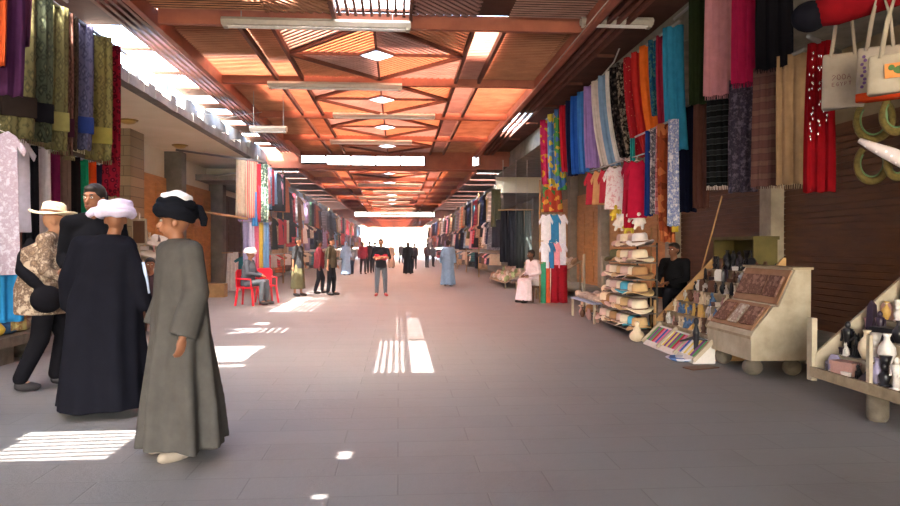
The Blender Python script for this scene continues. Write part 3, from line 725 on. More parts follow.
walker(363, 274, 1.66, 'person in a dark red top far along the left stalls', C('#8c3040'), C('#33333c'), 'trousers', .3, 6)
walker(369.5, 273, 1.72, 'person in black walking between the dark red top and the tourist', C('#202026'), C('#202026'), 'trousers', 2.9, 7)
walker(375, 272.5, 1.68, 'person in dark grey trousers partly behind the folded-arm tourist', C('#45474e'), C('#2c2c33'), 'trousers', 3.0, 8)
walker(391, 268, 1.62, 'distant person in pale beige clothes right of the tourist', C('#b9a493'), C('#8d8075'), 'robe', .3, 9)
walker(401, 263.5, 1.68, 'small distant person in grey at the street end', C('#55555a'), C('#3a3a40'), 'trousers', .4, 10)
walker(408, 274, 1.66, 'woman in a long black robe and headscarf in the far middle of the street', C('#17171c'), None, 'robe', .2, 11, 'scarf')
walker(414.5, 269, 1.62, 'distant person in dark clothes right behind the woman in black robe', C('#38343c'), C('#22222a'), 'trousers', 3, 12)
walker(427, 267.5, 1.62, 'distant person in dark brown top by the far right stalls', C('#4a3634'), C('#2a2a30'), 'trousers', 2.7, 13)
walker(433, 266.5, 1.55, 'distant person in grey-blue top close to the far right stalls', C('#5c6270'), C('#2f2f3a'), 'trousers', 2.2, 14)
walker(448, 286, 1.66, 'person seen from behind in a long pale blue robe near right stalls', C('#7f98b4'), None, 'robe', 3.1, 15, 'scarf' if False else 'hair')
# --- seated people
def sitting(label, loc, rz, top, bottom, kind='trousers', hr='hair', face=0, H=1.7, seat=.45, voxel=.013, skin=None, lean=0, hat_=None):
    J = pose(pel=(0, .0, .1), che=(0, -.03-lean, .46), nek=(0, -.04-lean, .64), hed=(0, -.07-lean*1.2, .78), shl=(.18, -.03-lean, .58), shr=(-.18, -.03-lean, .58), ell=(.24, -.1, .32), elr=(-.24, -.1, .32),
             wrl=(.1, -.34, .26), wrr=(-.08, -.36, .26), hil=(.09, -.02, .07), hir=(-.09, -.02, .07), knl=(.13, -.43, .10), knr=(-.13, -.43, .10), anl=(.13, -.42, -seat+.09), anr=(-.13, -.38, -seat+.09), tol=(.15, -.58, -seat+.035), tor=(-.15, -.54, -seat+.035))
    t = thing('person', label, 'person', loc, rz)
    linkmesh(body(J, face, voxel, [skin or SKIN, EYEW, EYEB, LIP], 10), 'body', t)
    m = MB(); n = 12
    m.tube([V(0, .0, .0), V(0, 0, .12), (J['pel']+J['che'])/2, J['che'], J['nek']-V(0, 0, .05)], [.17, .175, .165, .17, .09], 18); m.cap(J['shl'], J['shr'], .075)
    for s in 'lr': m.cap(J['sh'+s], J['el'+s], .07, .056); m.cap(J['el'+s], J['el'+s].lerp(J['wr'+s], .9), .056, .045)
    if kind == 'robe':
        for s in 'lr': m.cap(J['hi'+s], J['kn'+s], .1, .08)
        m.loft([[(.25*k*math.cos(a)*(1+.06*math.sin(7*a)), cy+.14*k*math.sin(a)*(1+.06*math.sin(7*a)), z) for a in [2*PI*j/40 for j in range(40)]] for k, cy, z in ((1.1, -.42, -seat+.07), (1, -.4, -.15), (.9, -.38, .12), (.7, -.3, .17))])
        linkmesh(blobmesh(m, 'robe', [top], .015, 3), 'robe', t)
    else:
        linkmesh(blobmesh(m, 'shirt', [top], .015, 3), 'shirt', t); linkmesh(trousers(J, .015, bottom), 'trousers', t)
    shoes(J, plain('dark_shoe', '#2a2426', .6), t)
    if hr == 'hair': hair(J, face, HAIR, t)
    elif hr == 'turban': turban(J, C('#e2e0e0'), None, 0, .98, t)
    return t
# ================================================================== CLOTH THINGS
CM = {}
def cloth_mesh(wd, h, t=.03, nf=4, amp=.02, taper=.0, seed=0, nz=14, nx=28, mat=None, sway=0, hemcut=0):
    """hanging folded cloth with real thickness; origin at top middle"""
    rnd = random.Random(seed); p1, p2, p3 = (rnd.uniform(0, 6.28) for _ in range(3)); m = MB(); rings = []
    for i in range(nz+1):
        u = i/nz; z = -h*u; ww = wd*(1-taper*(1-u)**1.5)*(1+.04*math.sin(3*u+p3)); A = amp*(.45+.55*u); cx = sway*u*u
        top = []
        for j in range(nx+1):
            s = j/nx-.5; x = s*ww; d = A*(math.sin(nf*2*PI*(s+.5)+p1+.8*math.sin(u*2+p2))+.35*math.sin(nf*4.3*PI*(s+.5)+p2))
            dz = (hemcut*math.sin(5*s*PI+p2)*h*.006 if i == nz else 0)
            e = 1-abs(2*s)**6
            top.append((x+cx, d, z+dz, t/2*(.25+.75*e)))
        rings.append([(x, d-tt, z, ) for x, d, z, tt in top]+[(x, d+tt, z) for x, d, z, tt in reversed(top)])
    m.loft(rings); return m.mesh('cloth', mat or WOOD_O, True)
def dressup(me, mat):
    c = me.copy(); c.materials.clear(); c.materials.append(mat); return c
def hangrot(p, turn=0): return math.atan2(p.x, p.y)*-1+turn   # broadside towards the middle of the street
def fringe(parent, wd, h, n, L, mat, seed=0):
    m = MB(); rnd = random.Random(seed)
    for i in range(n):
        x = -wd/2+wd*(i+.5)/n; m.tube([(x, 0, -h+.01), (x+rnd.uniform(-.008, .008), rnd.uniform(-.01, .01), -h-L)], [.006, .004], 5)
    m.build('fringe', mat, parent)
def hang(name, label, cat, x0, y0, x1, y1, X, mat, nf=3, amp=.02, t=.035, turn=.35, taper=.12, seed=0, group=None, fr=None, sway=0, Y=None, zt=None):
    """cloth filling about this box of the photo, hung at distance X to the side"""
    p = at((x0+x1)/2, y0, X=X) if Y is None else at((x0+x1)/2, y0, Y=Y)
    if zt is not None: p.z = zt
    q = at((x0+x1)/2, y1, Y=p.y); L = math.hypot(p.x, p.y); wd = (x1-x0)*L/FPX*1.02; h = p.z-q.z
    o = linkmesh(cloth_mesh(wd/max(.5, math.cos(turn)), h, t, nf, amp, taper, seed, mat=mat, sway=sway, hemcut=1), name, None, p)
    o.rotation_euler.z = hangrot(p, turn if p.x < 0 else -turn)
    tag(o, label, cat, group)
    if fr: fringe(o, wd/max(.5, math.cos(turn))*.95, h, 14, fr[0], fr[1], seed)
    return o
def tee_mesh(mat, wd=.5, h=.62, sleeve=.17, seed=0, t=.04, neck=.09, flare=1.0):
    """t-shirt on a hanger, origin at the neck"""
    rnd = random.Random(seed); m = MB()
    b = wd*.5*flare; s = wd*.5
    out = [(neck, 0), (s*.86, -.05), (s+sleeve*.8, -.2), (s+sleeve*.45, -.28), (s*.93, -.2), (b, -h), (-b, -h), (-s*.93, -.2), (-s-sleeve*.45, -.28), (-s-sleeve*.8, -.2), (-s*.86, -.05), (-neck, 0), (0, -.05)]
    m.prism(out, -t/2, t/2, 'y'); me = m.mesh('tee', mat, False)
    bm = bmesh.new(); bm.from_mesh(me)
    bmesh.ops.bevel(bm, geom=bm.edges[:], offset=.012, segments=2, affect='EDGES', profile=.5)
    bmesh.ops.triangulate(bm, faces=[f for f in bm.faces if len(f.verts) > 4])
    bmesh.ops.subdivide_edges(bm, edges=bm.edges[:], cuts=3, use_grid_fill=True)
    ph = rnd.uniform(0, 6)
    for v in bm.verts:
        u = min(1, -v.co.z/h); v.co.y += .022*u*math.sin(v.co.x*22+ph)+.01*math.sin(v.co.x*9+v.co.z*8)
    for f in bm.faces: f.smooth = True
    bm.to_mesh(me); bm.free(); return me
HANGM = plain('hanger_plastic', '#d8d4cc', .4); STEEL = plain('galvanised_pipe', '#8c8a88', .4, .6); WOODP = mottled('plain_wood', '#b08a5c', '#92704a', 6, .7, .2)
def tee(name, label, cat, cx, ytop, wpx, hpx, X, mat, turn=.3, seed=0, group=None, Y=None, printm=None, flare=1.0):
    p = at(cx, ytop, X=X) if Y is None else at(cx, ytop, Y=Y); L = math.hypot(p.x, p.y)
    tot = wpx*L/FPX; wd = tot*.68; h = hpx*L/FPX
    o = linkmesh(tee_mesh(mat, wd, h, tot*.18, seed, flare=flare), name, None, p); o.rotation_euler.z = hangrot(p, turn if p.x < 0 else -turn); tag(o, label, cat, group)
    m = MB(); m.tube([(-wd*.35, 0, -.045), (0, 0, .0), (wd*.35, 0, -.045)], .006, 6); m.tube([(0, 0, 0), (0, 0, .05), (.02, 0, .07)], .003, 5); m.build('hanger', HANGM, o)
    return o
def pole(name, label, cat, a, b, r, mat, group=None, n=10):
    a = Vector(a); b = Vector(b); m = MB(); m.tube([(0, 0, 0), tuple((b-a)/2), tuple(b-a)], r, n); o = m.build(name, mat, None, True, a); return tag(o, label, cat, group)
# ================================================================== RIGHT-HAND STALLS
# rails the textiles hang from
pole('hanging_rail', 'long metal pipe the bright scarves hang from, right side', 'rail', (3.65, 17.6, 4.58), (3.91, 9.5, 4.58), .022, STEEL)
pole('hanging_rail', 'upper pipe over the near right scarves, out by the pink and magenta ones', 'rail', (3.95, 9.8, 4.70), (3.95, 5.3, 4.70), .02, STEEL)
pole('hanging_rail', 'lower pipe carrying the second row of large near shawls', 'rail', (4.1, 10.8, 3.44), (4.1, 6.8, 3.44), .02, STEEL)
CDIM = .8  # shade of the right side put into the cloth colours
R1 = [  # x0,y0,x1,y1,label,mat,kind
 (541, 116, 549, 184, 'pink and yellow patterned scarf, leftmost of the bright right-hand row', C('#d83c78', 'patch', '#e8c040', '#c82c60'), 's'),
 (548, 112, 556, 186, 'light blue scarf with yellow pattern beside the pink one', C('#5a90d0', 'patch', '#7fb0e0', '#d0c858'), 's'),
 (555, 108, 562, 190, 'green and yellow patterned scarf between light blue and red ones', C('#4f9a58', 'patch', '#d8b848', '#4a78b8'), 's'),
 (560, 104, 567, 172, 'narrow plain red scarf left of the dark blue dress', C('#b82838'), 's'),
 (566, 99, 573, 176, 'dark navy dress left of the royal blue one', C('#23284a'), 's'),
 (571, 94, 580, 174, 'royal blue dress in the bright right-hand row', C('#2c62c0'), 's'),
 (578, 92, 585, 172, 'sky blue cloth beside the lilac dress', C('#4a8ad8'), 's'),
 (584, 90, 594, 168, 'long lilac dress under a white top', C('#a98ad0'), 's'),
 (592, 84, 600, 166, 'cream-white dress with brown neck trim in the right row', C('#e8ddd6'), 's'),
 (599, 80, 608, 166, 'pale blue jeans-coloured dress in the right row', C('#86a8cc'), 's'),
 (606, 86, 613, 162, 'white dress behind the black patterned one', C('#e6e2e0'), 's'),
 (610, 72, 619, 158, 'black dress printed with small beige flowers', C('#181618', 'floral', '#3a3434', '#a89a88'), 's'),
 (617, 66, 626, 154, 'second black cloth with pale leafy stripe beside the red shawls', C('#1c181a', 'mottle', '#2a2424', '#8f8578'), 's'),
 (624, 62, 634, 158, 'dark red shawl with faint beige print', C('#a82832', 'specks', None, '#c07a60'), 's'),
 (632, 58, 641, 152, 'bright red shawl left of the orange one', C('#c03030'), 's'),
 (640, 50, 651, 152, 'bright orange shawl hanging in the right row', C('#e2702c'), 's'),
 (649, 45, 659, 116, 'deep teal shawl with dark pattern right of the orange one', C('#1f5e84', 'mottle', '#1a4668', '#4a7a7c'), 's'),
 (657, 42, 664, 130, 'crimson narrow shawl between teal and turquoise ones', C('#a02c44'), 's'),
 (664, 27, 681, 150, 'long turquoise shawl, widest of the bright row', C('#2f7fa4'), 's')]
for i, (x0, y0, x1, y1, lab, mat, k) in enumerate(R1):
    hang('shawl', lab, 'shawl', x0-1, y0, x1+2, y1, 3.65+.26*max(0, min(1, (x0-545)/115)), mat, 2, .03, .05, .25, .1, i, 'bright shawls and dresses on the long right rail', sway=.06+.14*(7 < i < 16), zt=4.58)
tee('top', 'small white top hanging over the lilac dress', 'top', 588, 92, 16, 30, 3.85, C('#ece6f2'), .3, 2)
# second tier: small shirts and tassels
pole('hanging_rail', 'thin rail with childrens tops below the bright shawls', 'rail', at(590, 171, X=3.8), at(662, 148, X=3.8), .012, STEEL)
for i, (cx, y, wp, hp, c, lab, kw) in enumerate([
  (593, 172, 20, 32, '#c03848', 'red childs top, leftmost on the thin rail', {}), (600, 170, 20, 34, '#d8a070', 'peach childs top between the red and pink ones', {}),
  (606, 169, 18, 33, '#c83a4c', 'crimson childs top left of the white printed one', {}), (615, 166, 26, 42, '#f0d8dc', 'white childs t-shirt with pink print', {'pat': 'mottle', 'c2': '#f2e8ea', 'c3': '#e0a8b0'}),
  (629, 160, 16, 52, '#b02844', 'dark crimson dress right of the pink-print t-shirt', {}), (637, 160, 24, 56, '#c02040', 'large raspberry red dress hanging beside the blue cloth', {})]):
    tee('childs_blouse', lab, 'top', cx, y, wp, hp, 3.8, C(c, kw.get('pat', 'plain'), kw.get('c2'), kw.get('c3')), .3, i, 'small tops on the thin rail', flare=1.15)
hang('scarf', 'teal strip hanging behind the raspberry dress', 'scarf', 630, 150, 635, 200, 3.8, C('#2a8a8c'), 2, .02, .03, .2, seed=44, zt=3.2)
hang('scarf', 'red scarf end drooping under the crimson dress', 'scarf', 624, 190, 634, 228, 3.8, C('#b82038'), 2, .02, .04, .2, seed=45)
hang('scarf', 'deep blue cloth hanging beneath the tops by the brown scarf', 'scarf', 645, 150, 653, 216, 3.8, C('#243c80'), 2, .02, .04, .2, seed=46, zt=3.2)
hang('scarf', 'grey-white patterned scarf left of the rust brown one', 'scarf', 650, 118, 658, 214, 3.8, C('#8f8a94', 'mottle', '#4a4a58', '#c8c0c4'), 2, .02, .04, .2, seed=47, zt=3.2)
hang('scarf', 'pink and red striped scarf beside the grey-white one', 'scarf', 656, 112, 663, 214, 3.8, C('#c87880', 'hstripe', '#a04050', '#d8a0a0'), 2, .02, .04, .2, seed=48, zt=3.2)
hang('scarf', 'long rust brown patterned scarf reaching down to the seated vendor', 'scarf', 657, 150, 671, 242, 3.8, C('#8a4028', 'patch', '#6a3020', '#b06840'), 2, .03, .08, .2, seed=49, sway=.06, zt=3.2)
hang('scarf', 'white and blue mottled scarf right of the rust brown one', 'scarf', 668, 138, 679, 226, 3.8, C('#b8b8cc', 'mottle', '#6878a8', '#d8d4dc'), 2, .025, .05, .2, seed=50, zt=3.2)
hang('scarf', 'short yellow cloth end below the white and blue scarf', 'scarf', 672, 222, 678, 232, 3.85, C('#c8b040'), 1, .01, .03, .2, seed=51)
pole('hanging_rail', 'short rail with narrow patterned scarves beside the turquoise shawl', 'rail', (3.8, 9.5, 3.2), (3.8, 11.0, 3.2), .015, STEEL)
# near right
TASS = plain('tassel', '#cfc3b8', .8)
CDIM = .68  # near right cloths darkened further in place of shade
N1 = [
 (690, 0, 711, 104, 4.15, 'dark olive green shawl left of the light pink one', C('#26301c'), 0, None),
 (706, -14, 731, 95, 3.95, 'light pink shawl with fringed end', C('#c88a94'), 0, (.05, C('#c88a94'))),
 (734, -14, 759, 82, 3.95, 'magenta shawl with fringed end', C('#a8204c'), 0, (.06, C('#a8204c'))),
 (759, -14, 789, 68, 3.95, 'black shawl right of the magenta one', C('#15141a'), 0, (.04, C('#15141a'))),
 (677, 92, 696, 212, 4.3, 'very dark navy shawl behind the turquoise one', C('#15182c'), 0, None),
 (694, 104, 708, 208, 4.2, 'dull brown shawl beside the navy one', C('#5a3a34'), 0, None),
 (708, 92, 727, 186, 4.05, 'black and grey striped scarf with white tassels', C('#16181a', 'hstripe', '#4a4e50', '#26282a'), 0, (.05, TASS)),
 (731, 82, 755, 192, 4.05, 'grey-violet patterned shawl under the magenta one', C('#4a4050', 'mottle', '#35303c', '#665c6c'), 0, None),
 (755, 68, 781, 186, 4.05, 'dusty brown-rose shawl under the black one', C('#6e4c48', 'hstripe', '#5c3f3e', '#7a5a54'), 0, (.03, C('#6e4c48'))),
 (780, 48, 808, 184, 3.95, 'sand-beige shawl with crocheted edge', C('#a88868'), 0, (.05, C('#b09a7c')))]
for i, (x0, y0, x1, y1, X, lab, mat, _, fr) in enumerate(N1):
    hang('shawl', lab, 'shawl', x0, y0, x1, y1, 3.95 if y0 < 5 else 4.1, mat, 3, .022, .04, .2, .05, 60+i, 'large shawls near the right edge', fr, zt=4.7 if y0 < 5 else 3.44)
o = hang('belly_dance_scarf', 'red scarf sewn with silver sequins beside the white bags', 'scarf', 807, 42, 832, 192, 3.8, C('#860f18'), 3, .02, .04, .2, .25, 71)
p = o.location; pole('hanging_rail', 'short rod the red sequinned scarf hangs from', 'rail', (p.x-.2, p.y-.16, p.z), (p.x+.4, p.y+.32, p.z), .022, STEEL)
SEQ = plain('silver_sequin', '#d8d4d4', .25, .8); L = math.hypot(o.location.x, o.location.y); random.seed(5)
SQM = MB().ell((0, 0, 0), (.007, .006, .016), 6).mesh('sequin', SEQ, True)
for i in range(46):
    x = random.choice((-.055, 0.02, .06))+random.uniform(-.018, .018); z = -random.uniform(.1, .88)
    q = linkmesh(SQM, 'sequin', o, (x, -.055, z))
for x in (-.07, 0, .07): MB().ell((x, 0, -1.33), .012, 8).build('bead', SEQ, o)
CDIM = 1.0
# bags
BAGW = C('#9c9084'); BAGT = C('#a49a8a')
def tote(label, cx, ytop, wpx, hpx, X, mat, htop, seed, round_=.03, trim=None, dec=None):
    p = at(cx, ytop, X=X); L = (p.x*math.sin(YAW)+p.y*math.cos(YAW)); wd = wpx*L/FPX*.9; h = hpx*L/FPX
    t = thing('tote_bag', label, 'bag', p, hangrot(p, -.12), 'white cloth bags at the right edge')
    m = MB(); rings = []
    for u in (0, .04, .12, .5, .88, .97, 1.0):
        z = -h*u; d = .028+.03*u if u < .95 else .03; ww = wd/2*(.97 if u in (0, 1.0) else 1.0)*(.95+.05*u)
        rings.append([(ww*(abs(math.cos(a))**.45)*(1 if math.cos(a) >= 0 else -1), d*(abs(math.sin(a))**.7)*(1 if math.sin(a) >= 0 else -1), z+.008*math.sin(2*a)) for a in [2*PI*j/32 for j in range(32)]])
    m.loft(rings); m.build('bag_body', mat, t, True)
    for s in (-1, 1):
        m = MB(); H = (ytop-htop)*L/FPX; m.tube([(-wd*.28, s*.03, -.02), (-wd*.2+.01, s*.025, H*.5), (.0, s*.01, H), (wd*.2, s*.025, H*.5), (wd*.28, s*.03, -.02)], .011, 6); m.build('strap', mat, t, True)
    if trim:
        m = MB(); m.loft([[(wd/2*1.02*(abs(math.cos(a))**.45)*(1 if math.cos(a) >= 0 else -1), .064*(abs(math.sin(a))**.7)*(1 if math.sin(a) >= 0 else -1), z) for a in [2*PI*j/32 for j in range(32)]] for z in (-h-.005, -h+.05)])
        m.build('base_panel', trim, t, True)
    return t, wd, h
INKR = plain('print_dark_red', '#6b3a3a', .8); INKP = plain('print_purple', '#6a4a80', .8); INKG = plain('print_green', '#4a6a3c', .8); INKO = plain('print_orange', '#d88a4a', .8)
t, wd, h = tote('leftmost white cloth bag with small dark red print', 843, 54, 42, 54, 3.65, BAGW, -10, 1)
m = MB(); y = -.058
def seg(m, pts, y, r=.0022): m.tube([(a, y, b) for a, b in pts], r, 5)
def glyph(m, ch, x, z, s, y):
    G = {'2': [[(0, .8), (.3, 1), (.6, .75), (0, 0), (.6, 0)]], '0': [[(.3, 1), (.6, .6), (.5, .1), (.2, 0), (0, .4), (.1, .9), (.3, 1)]], '1': [[(.1, .8), (.3, 1), (.3, 0)]], 'A': [[(0, 0), (.3, 1), (.6, 0)], [(.12, .4), (.48, .4)]],
         'E': [[(.6, 1), (0, 1), (0, 0), (.6, 0)], [(0, .5), (.45, .5)]], 'G': [[(.6, .85), (.3, 1), (0, .5), (.3, 0), (.6, .2), (.6, .45), (.35, .45)]], 'Y': [[(0, 1), (.3, .5), (.6, 1)], [(.3, .5), (.3, 0)]], 'P': [[(0, 0), (0, 1), (.5, 1), (.55, .6), (0, .5)]], 'T': [[(0, 1), (.6, 1)], [(.3, 1), (.3, 0)]]}
    for st in G[ch]: seg(m, [(x+a*s, z+b*s) for a, b in st], y)
for k, ch in enumerate('200A'): glyph(m, ch, -.07+.036*k, -.22, .042, y-.003)
for k, ch in enumerate('EGYPT'): glyph(m, ch, -.07+.03*k, -.27, .028, y-.004)
m.build('print', INKR, t)
t, wd, h = tote('white cloth bag with orange base, second from left at the right edge', 880, 47, 46, 52, 3.6, BAGW, -14, 2, trim=C('#c84420'))
m = MB()
for k in range(9): m.ell((-wd*.5*.62+.012*math.sin(k*2.2), -.062, -.07-.028*k), (.012, .003, .012), 6)
m.build('print', INKP, t)
t, wd, h = tote('cream rectangular bag with coloured picture overlapping the orange-based bag', 898, 54, 60, 38, 3.42, BAGT, -14, 3)
m = MB(); m.box(-.07, .14, -.062, -.055, -.17, -.07); m.build('print', INKO, t)
m = MB(); m.ell((.03, -.063, -.12), (.05, .003, .03), 8); m.ell((-.03, -.063, -.1), (.02, .003, .02), 8); m.build('print', INKG, t)
# red and black stuffed cloth above the bags
p = at(850, 6, X=3.5); t = thing('rolled_blanket', 'big red cloth roll with black end above the bags', 'cloth', p, hangrot(p, -.1))
m = MB(); m.tube([(-.25, 0, -.02), (-.1, 0, 0), (.25, 0, .06), (.6, 0, .12)], [.1, .13, .13, .12], 14); m.build('roll', C('#7c121a'), t, True)
m = MB(); m.ell((-.28, 0, -.03), (.14, .135, .12), 14); m.build('end_cloth', C('#15151d'), t, True)
m = MB(); m.tube([(.22, -.04, .1), (.4, -.05, .13), (.6, -.04, .18)], .11, 12); m.build('pale_cloth', C('#a8a498'), t, True)
# horseshoe collars
GOLD = mottled('gold_beads', '#7c6c38', '#564a24', 40, .45, .8, .4)
for i, (cx, cy, rx, ry, lab) in enumerate([(874, 119, 15, 20, 'gold beaded horseshoe collar, upper left of the group'), (897, 113, 12, 18, 'gold beaded collar at the right picture edge'), (872, 163, 13, 18, 'gold beaded collar, lowest of the group'), (898, 160, 9, 17, 'gold beaded collar beside the silver scarf at the edge')]):
    p = at(cx, cy, X=3.95); L = p.length; k = L/FPX
    o = MB(); o.tube([(rx*k*math.sin(a)*.82, 0, -ry*k*math.cos(a)*.82) for a in [-2.5+5.0*j/24 for j in range(25)]], [.022+.010*math.cos((-2.5+5.0*j/24)/2) for j in range(25)], 8)
    q = o.build('beaded_collar', GOLD, None, True, p); q.rotation_euler.z = hangrot(p, -.1); tag(q, lab, 'necklace', 'gold beaded collars at right')
    o = MB(); o.tube([(rx*k*math.sin(a)*.62, -.01, -ry*k*math.cos(a)*.62) for a in [-2.3+4.6*j/20 for j in range(21)]], .007, 6, ); o.build('bead_trim', plain('green_beads', '#5a7a50', .4), q, True)
p = at(884, 155, X=3.8); o = MB(); o.tube([(-.17, 0, .13), (-.06, -.01, .06), (.05, 0, .0), (.2, 0, -.1)], [.02, .04, .055, .06], 10)
q = o.build('sequin_scarf', C('#c8bcbc', 'specks', '#b04a70', '#f0ecec'), None, True, p); q.rotation_euler.z = hangrot(p); tag(q, 'silvery pink sequinned scarf draped across the gold collars', 'scarf')
pole('hanging_rail', 'short rail carrying the gold collars and sequinned scarf', 'rail', at(856, 96, X=3.97), at(905, 84, X=3.97), .01, STEEL)
pole('hanging_rail', 'rail over the white bags at the upper right corner', 'rail', at(820, -8, X=3.62), at(915, -22, X=3.55), .015, STEEL)

# ---- near souvenir stand (far right)
CREAM = mottled('cream_paint', '#a89c88', '#8c806c', 5, .7, .2); CREAMD = mottled('worn_wood', '#9a8a72', '#7a6a54', 7, .8, .3); BLOCK = mottled('stone_block', '#6c6358', '#544c42', 8, .95, .6)
t = thing('souvenir_stand', 'sloping cream stepped stand at the right edge holding dark statuettes', 'stand', (3.85, 5.42, 0))
m = MB(); m.box(0, .95, -.95, .82, .26, .31); m.build('base_board', CREAM, t)
m = MB(); m.box(-.03, 0, -.95, .82, .24, .33); m.build('front_edge', CREAMD, t)
STEPS = [(0.0, .31), (.17, .45), (.36, .61), (.55, .77), (.74, .93)]
for i, (sx, sz) in enumerate(STEPS[1:]):
    m = MB(); m.box(sx, sx+.19, -.92, .78, sz-.02, sz); m.box(sx, sx+.015, -.92, .78, sz-.16, sz-.02); m.build('shelf', CREAM, t)
m = MB(); m.prism([(0, .31), (.02, .46), (.9, 1.2), (.95, 1.2), (.95, .31)], .79, .82, 'y'); m.build('side_panel', CREAM, t)
m = MB(); m.prism([(0, .31), (.02, .46), (.9, 1.2), (.95, 1.2), (.95, .31)], -.95, -.92, 'y'); m.build('side_panel', CREAM, t)
m = MB(); m.box(-.02, .03, .80, .88, .2, .78); m.build('post', CREAM, t)
m = MB(); m.box(-.01, .02, .02, .06, .31, .72); m.build('post', CREAM, t)
for (bx, by) in ((.12, .1), (.75, .1), (.12, -.75), (.75, .65)):
    m = MB(); m.lathe([(.07, 0), (.085, .03), (.085, .23), (.075, .26)], 12, (bx, by, 0)); m.build('foot_block', BLOCK, t, True)
# figurine shapes (unit height)
def fig_bust(): m = MB(); m.lathe([(.2, 0), (.2, .06), (.12, .1), (.2, .34), (.1, .45), (.09, .52)], 12); m.ell((0, 0, .64), (.12, .13, .16)); m.lathe([(.12, .66), (.2, 1.0), (.12, 1.0)], 12, (0, .04, 0)); return m
def fig_cat(): m = MB(); m.box(-.2, .2, -.25, .25, 0, .06); m.tube([(0, .1, .06), (0, .08, .3), (0, 0, .6), (0, -.03, .7)], [.19, .2, .12, .08], 12); m.ell((0, -.06, .8), (.11, .13, .11)); m.tube([(-.06, -.04, .86), (-.075, -.03, 1.0)], [.045, .01], 6); m.tube([(.06, -.04, .86), (.075, -.03, 1.0)], [.045, .01], 6); m.tube([(-.07, -.14, .5), (-.07, -.18, .06)], [.05, .05], 8); m.tube([(.07, -.14, .5), (.07, -.18, .06)], [.05, .05], 8); return m
def fig_man(): m = MB(); m.box(-.15, .15, -.15, .15, 0, .05); m.tube([(0, 0, .05), (0, 0, .35), (0, 0, .6), (0, 0, .76), (0, 0, .8)], [.11, .09, .13, .15, .05], 12); m.ell((0, 0, .88), (.08, .09, .11)); m.tube([(-.17, 0, .72), (-.19, 0, .5), (-.12, -.12, .42)], [.05, .04, .035], 8); m.tube([(.17, 0, .72), (.19, 0, .5), (.12, -.12, .42)], [.05, .04, .035], 8); return m
def fig_pyramid(): m = MB(); m.add([(-.5, -.5, 0), (.5, -.5, 0), (.5, .5, 0), (-.5, .5, 0), (0, 0, .85)], [(3, 2, 1, 0), (0, 1, 4), (1, 2, 4), (2, 3, 4), (3, 0, 4)]); return m
def fig_obelisk(): m = MB(); m.box(-.16, .16, -.16, .16, 0, .08); m.loft([[(-a, -a, z), (a, -a, z), (a, a, z), (-a, a, z)] for a, z in ((.11, .08), (.075, .86), (.002, 1.0))]); return m
def fig_vase(): m = MB(); m.lathe([(.12, 0), (.16, .05), (.28, .35), (.26, .55), (.1, .78), (.09, .88), (.15, 1.0), (.1, .98)], 14); return m
def fig_box(): m = MB(); m.box(-.5, .5, -.3, .3, 0, .4); m.box(-.53, .53, -.33, .33, .4, .55); return m
def fig_camel(): 
    m = MB(); m.ell((0, 0, .55), (.36, .15, .18)); m.ell((0, 0, .74), (.14, .1, .14)); m.tube([(.3, 0, .55), (.45, 0, .6), (.5, 0, .85)], [.09, .06, .05], 8); m.ell((.58, 0, .92), (.11, .05, .06))
    for x in (-.22, .22):
        for y in (-.09, .09): m.tube([(x, y, .5), (x, y, 0)], [.05, .03], 6)
    return m
def fig_slab(): m = MB(); m.prism([(-.4, 0), (.4, 0), (.36, .8), (.2, 1), (-.2, 1), (-.36, .8)], -.06, .06, 'y'); return m
FIG = {}
def figure(kind, h, mat):
    k = (kind, mat.name)
    if k not in FIG: FIG[k] = {'bust': fig_bust, 'cat': fig_cat, 'man': fig_man, 'pyramid': fig_pyramid, 'obelisk': fig_obelisk, 'vase': fig_vase, 'box': fig_box, 'camel': fig_camel, 'slab': fig_slab}[kind]().mesh(kind, mat, kind not in ('pyramid', 'box', 'obelisk', 'slab'))
    o = bpy.data.objects.new('x', FIG[k]); COL.objects.link(o); o.scale = (h, h, h); return o
FNAME = {'bust': 'bust_figurine', 'cat': 'cat_figurine', 'man': 'standing_figurine', 'pyramid': 'pyramid_ornament', 'obelisk': 'obelisk_ornament', 'vase': 'small_vase', 'box': 'trinket_box', 'camel': 'camel_figurine', 'slab': 'carved_slab'}
SB = plain('black_stone', '#16151b', .3); SP = plain('dark_plum_stone', '#2c2030', .35); SW = plain('alabaster', '#cbb89c', .5); SWW = plain('white_stone', '#c8c2bc', .5); SY = plain('yellow_alabaster', '#c09a50', .45)
SPK = plain('pink_stone', '#a88078', .6); SBL = plain('blue_faience', '#4a6a94', .4); SBR = plain('brown_wood', '#5a3a28', .5); SLV = plain('lavender_stone', '#8c84a0', .5)
CNAME = {SB.name: 'black', SP.name: 'dark plum', SW.name: 'alabaster', SWW.name: 'white', SY.name: 'yellow', SPK.name: 'pink', SBL.name: 'blue', SBR.name: 'brown', SLV.name: 'lavender'}
def putfig(kind, h, mat, x, y, z, label, rz=0, group='statuettes on the near right stand'):
    o = figure(kind, h, mat); o.name = FNAME[kind]; o.location = (x, y, z); o.rotation_euler.z = rz; tag(o, label, 'ornament', group); return o
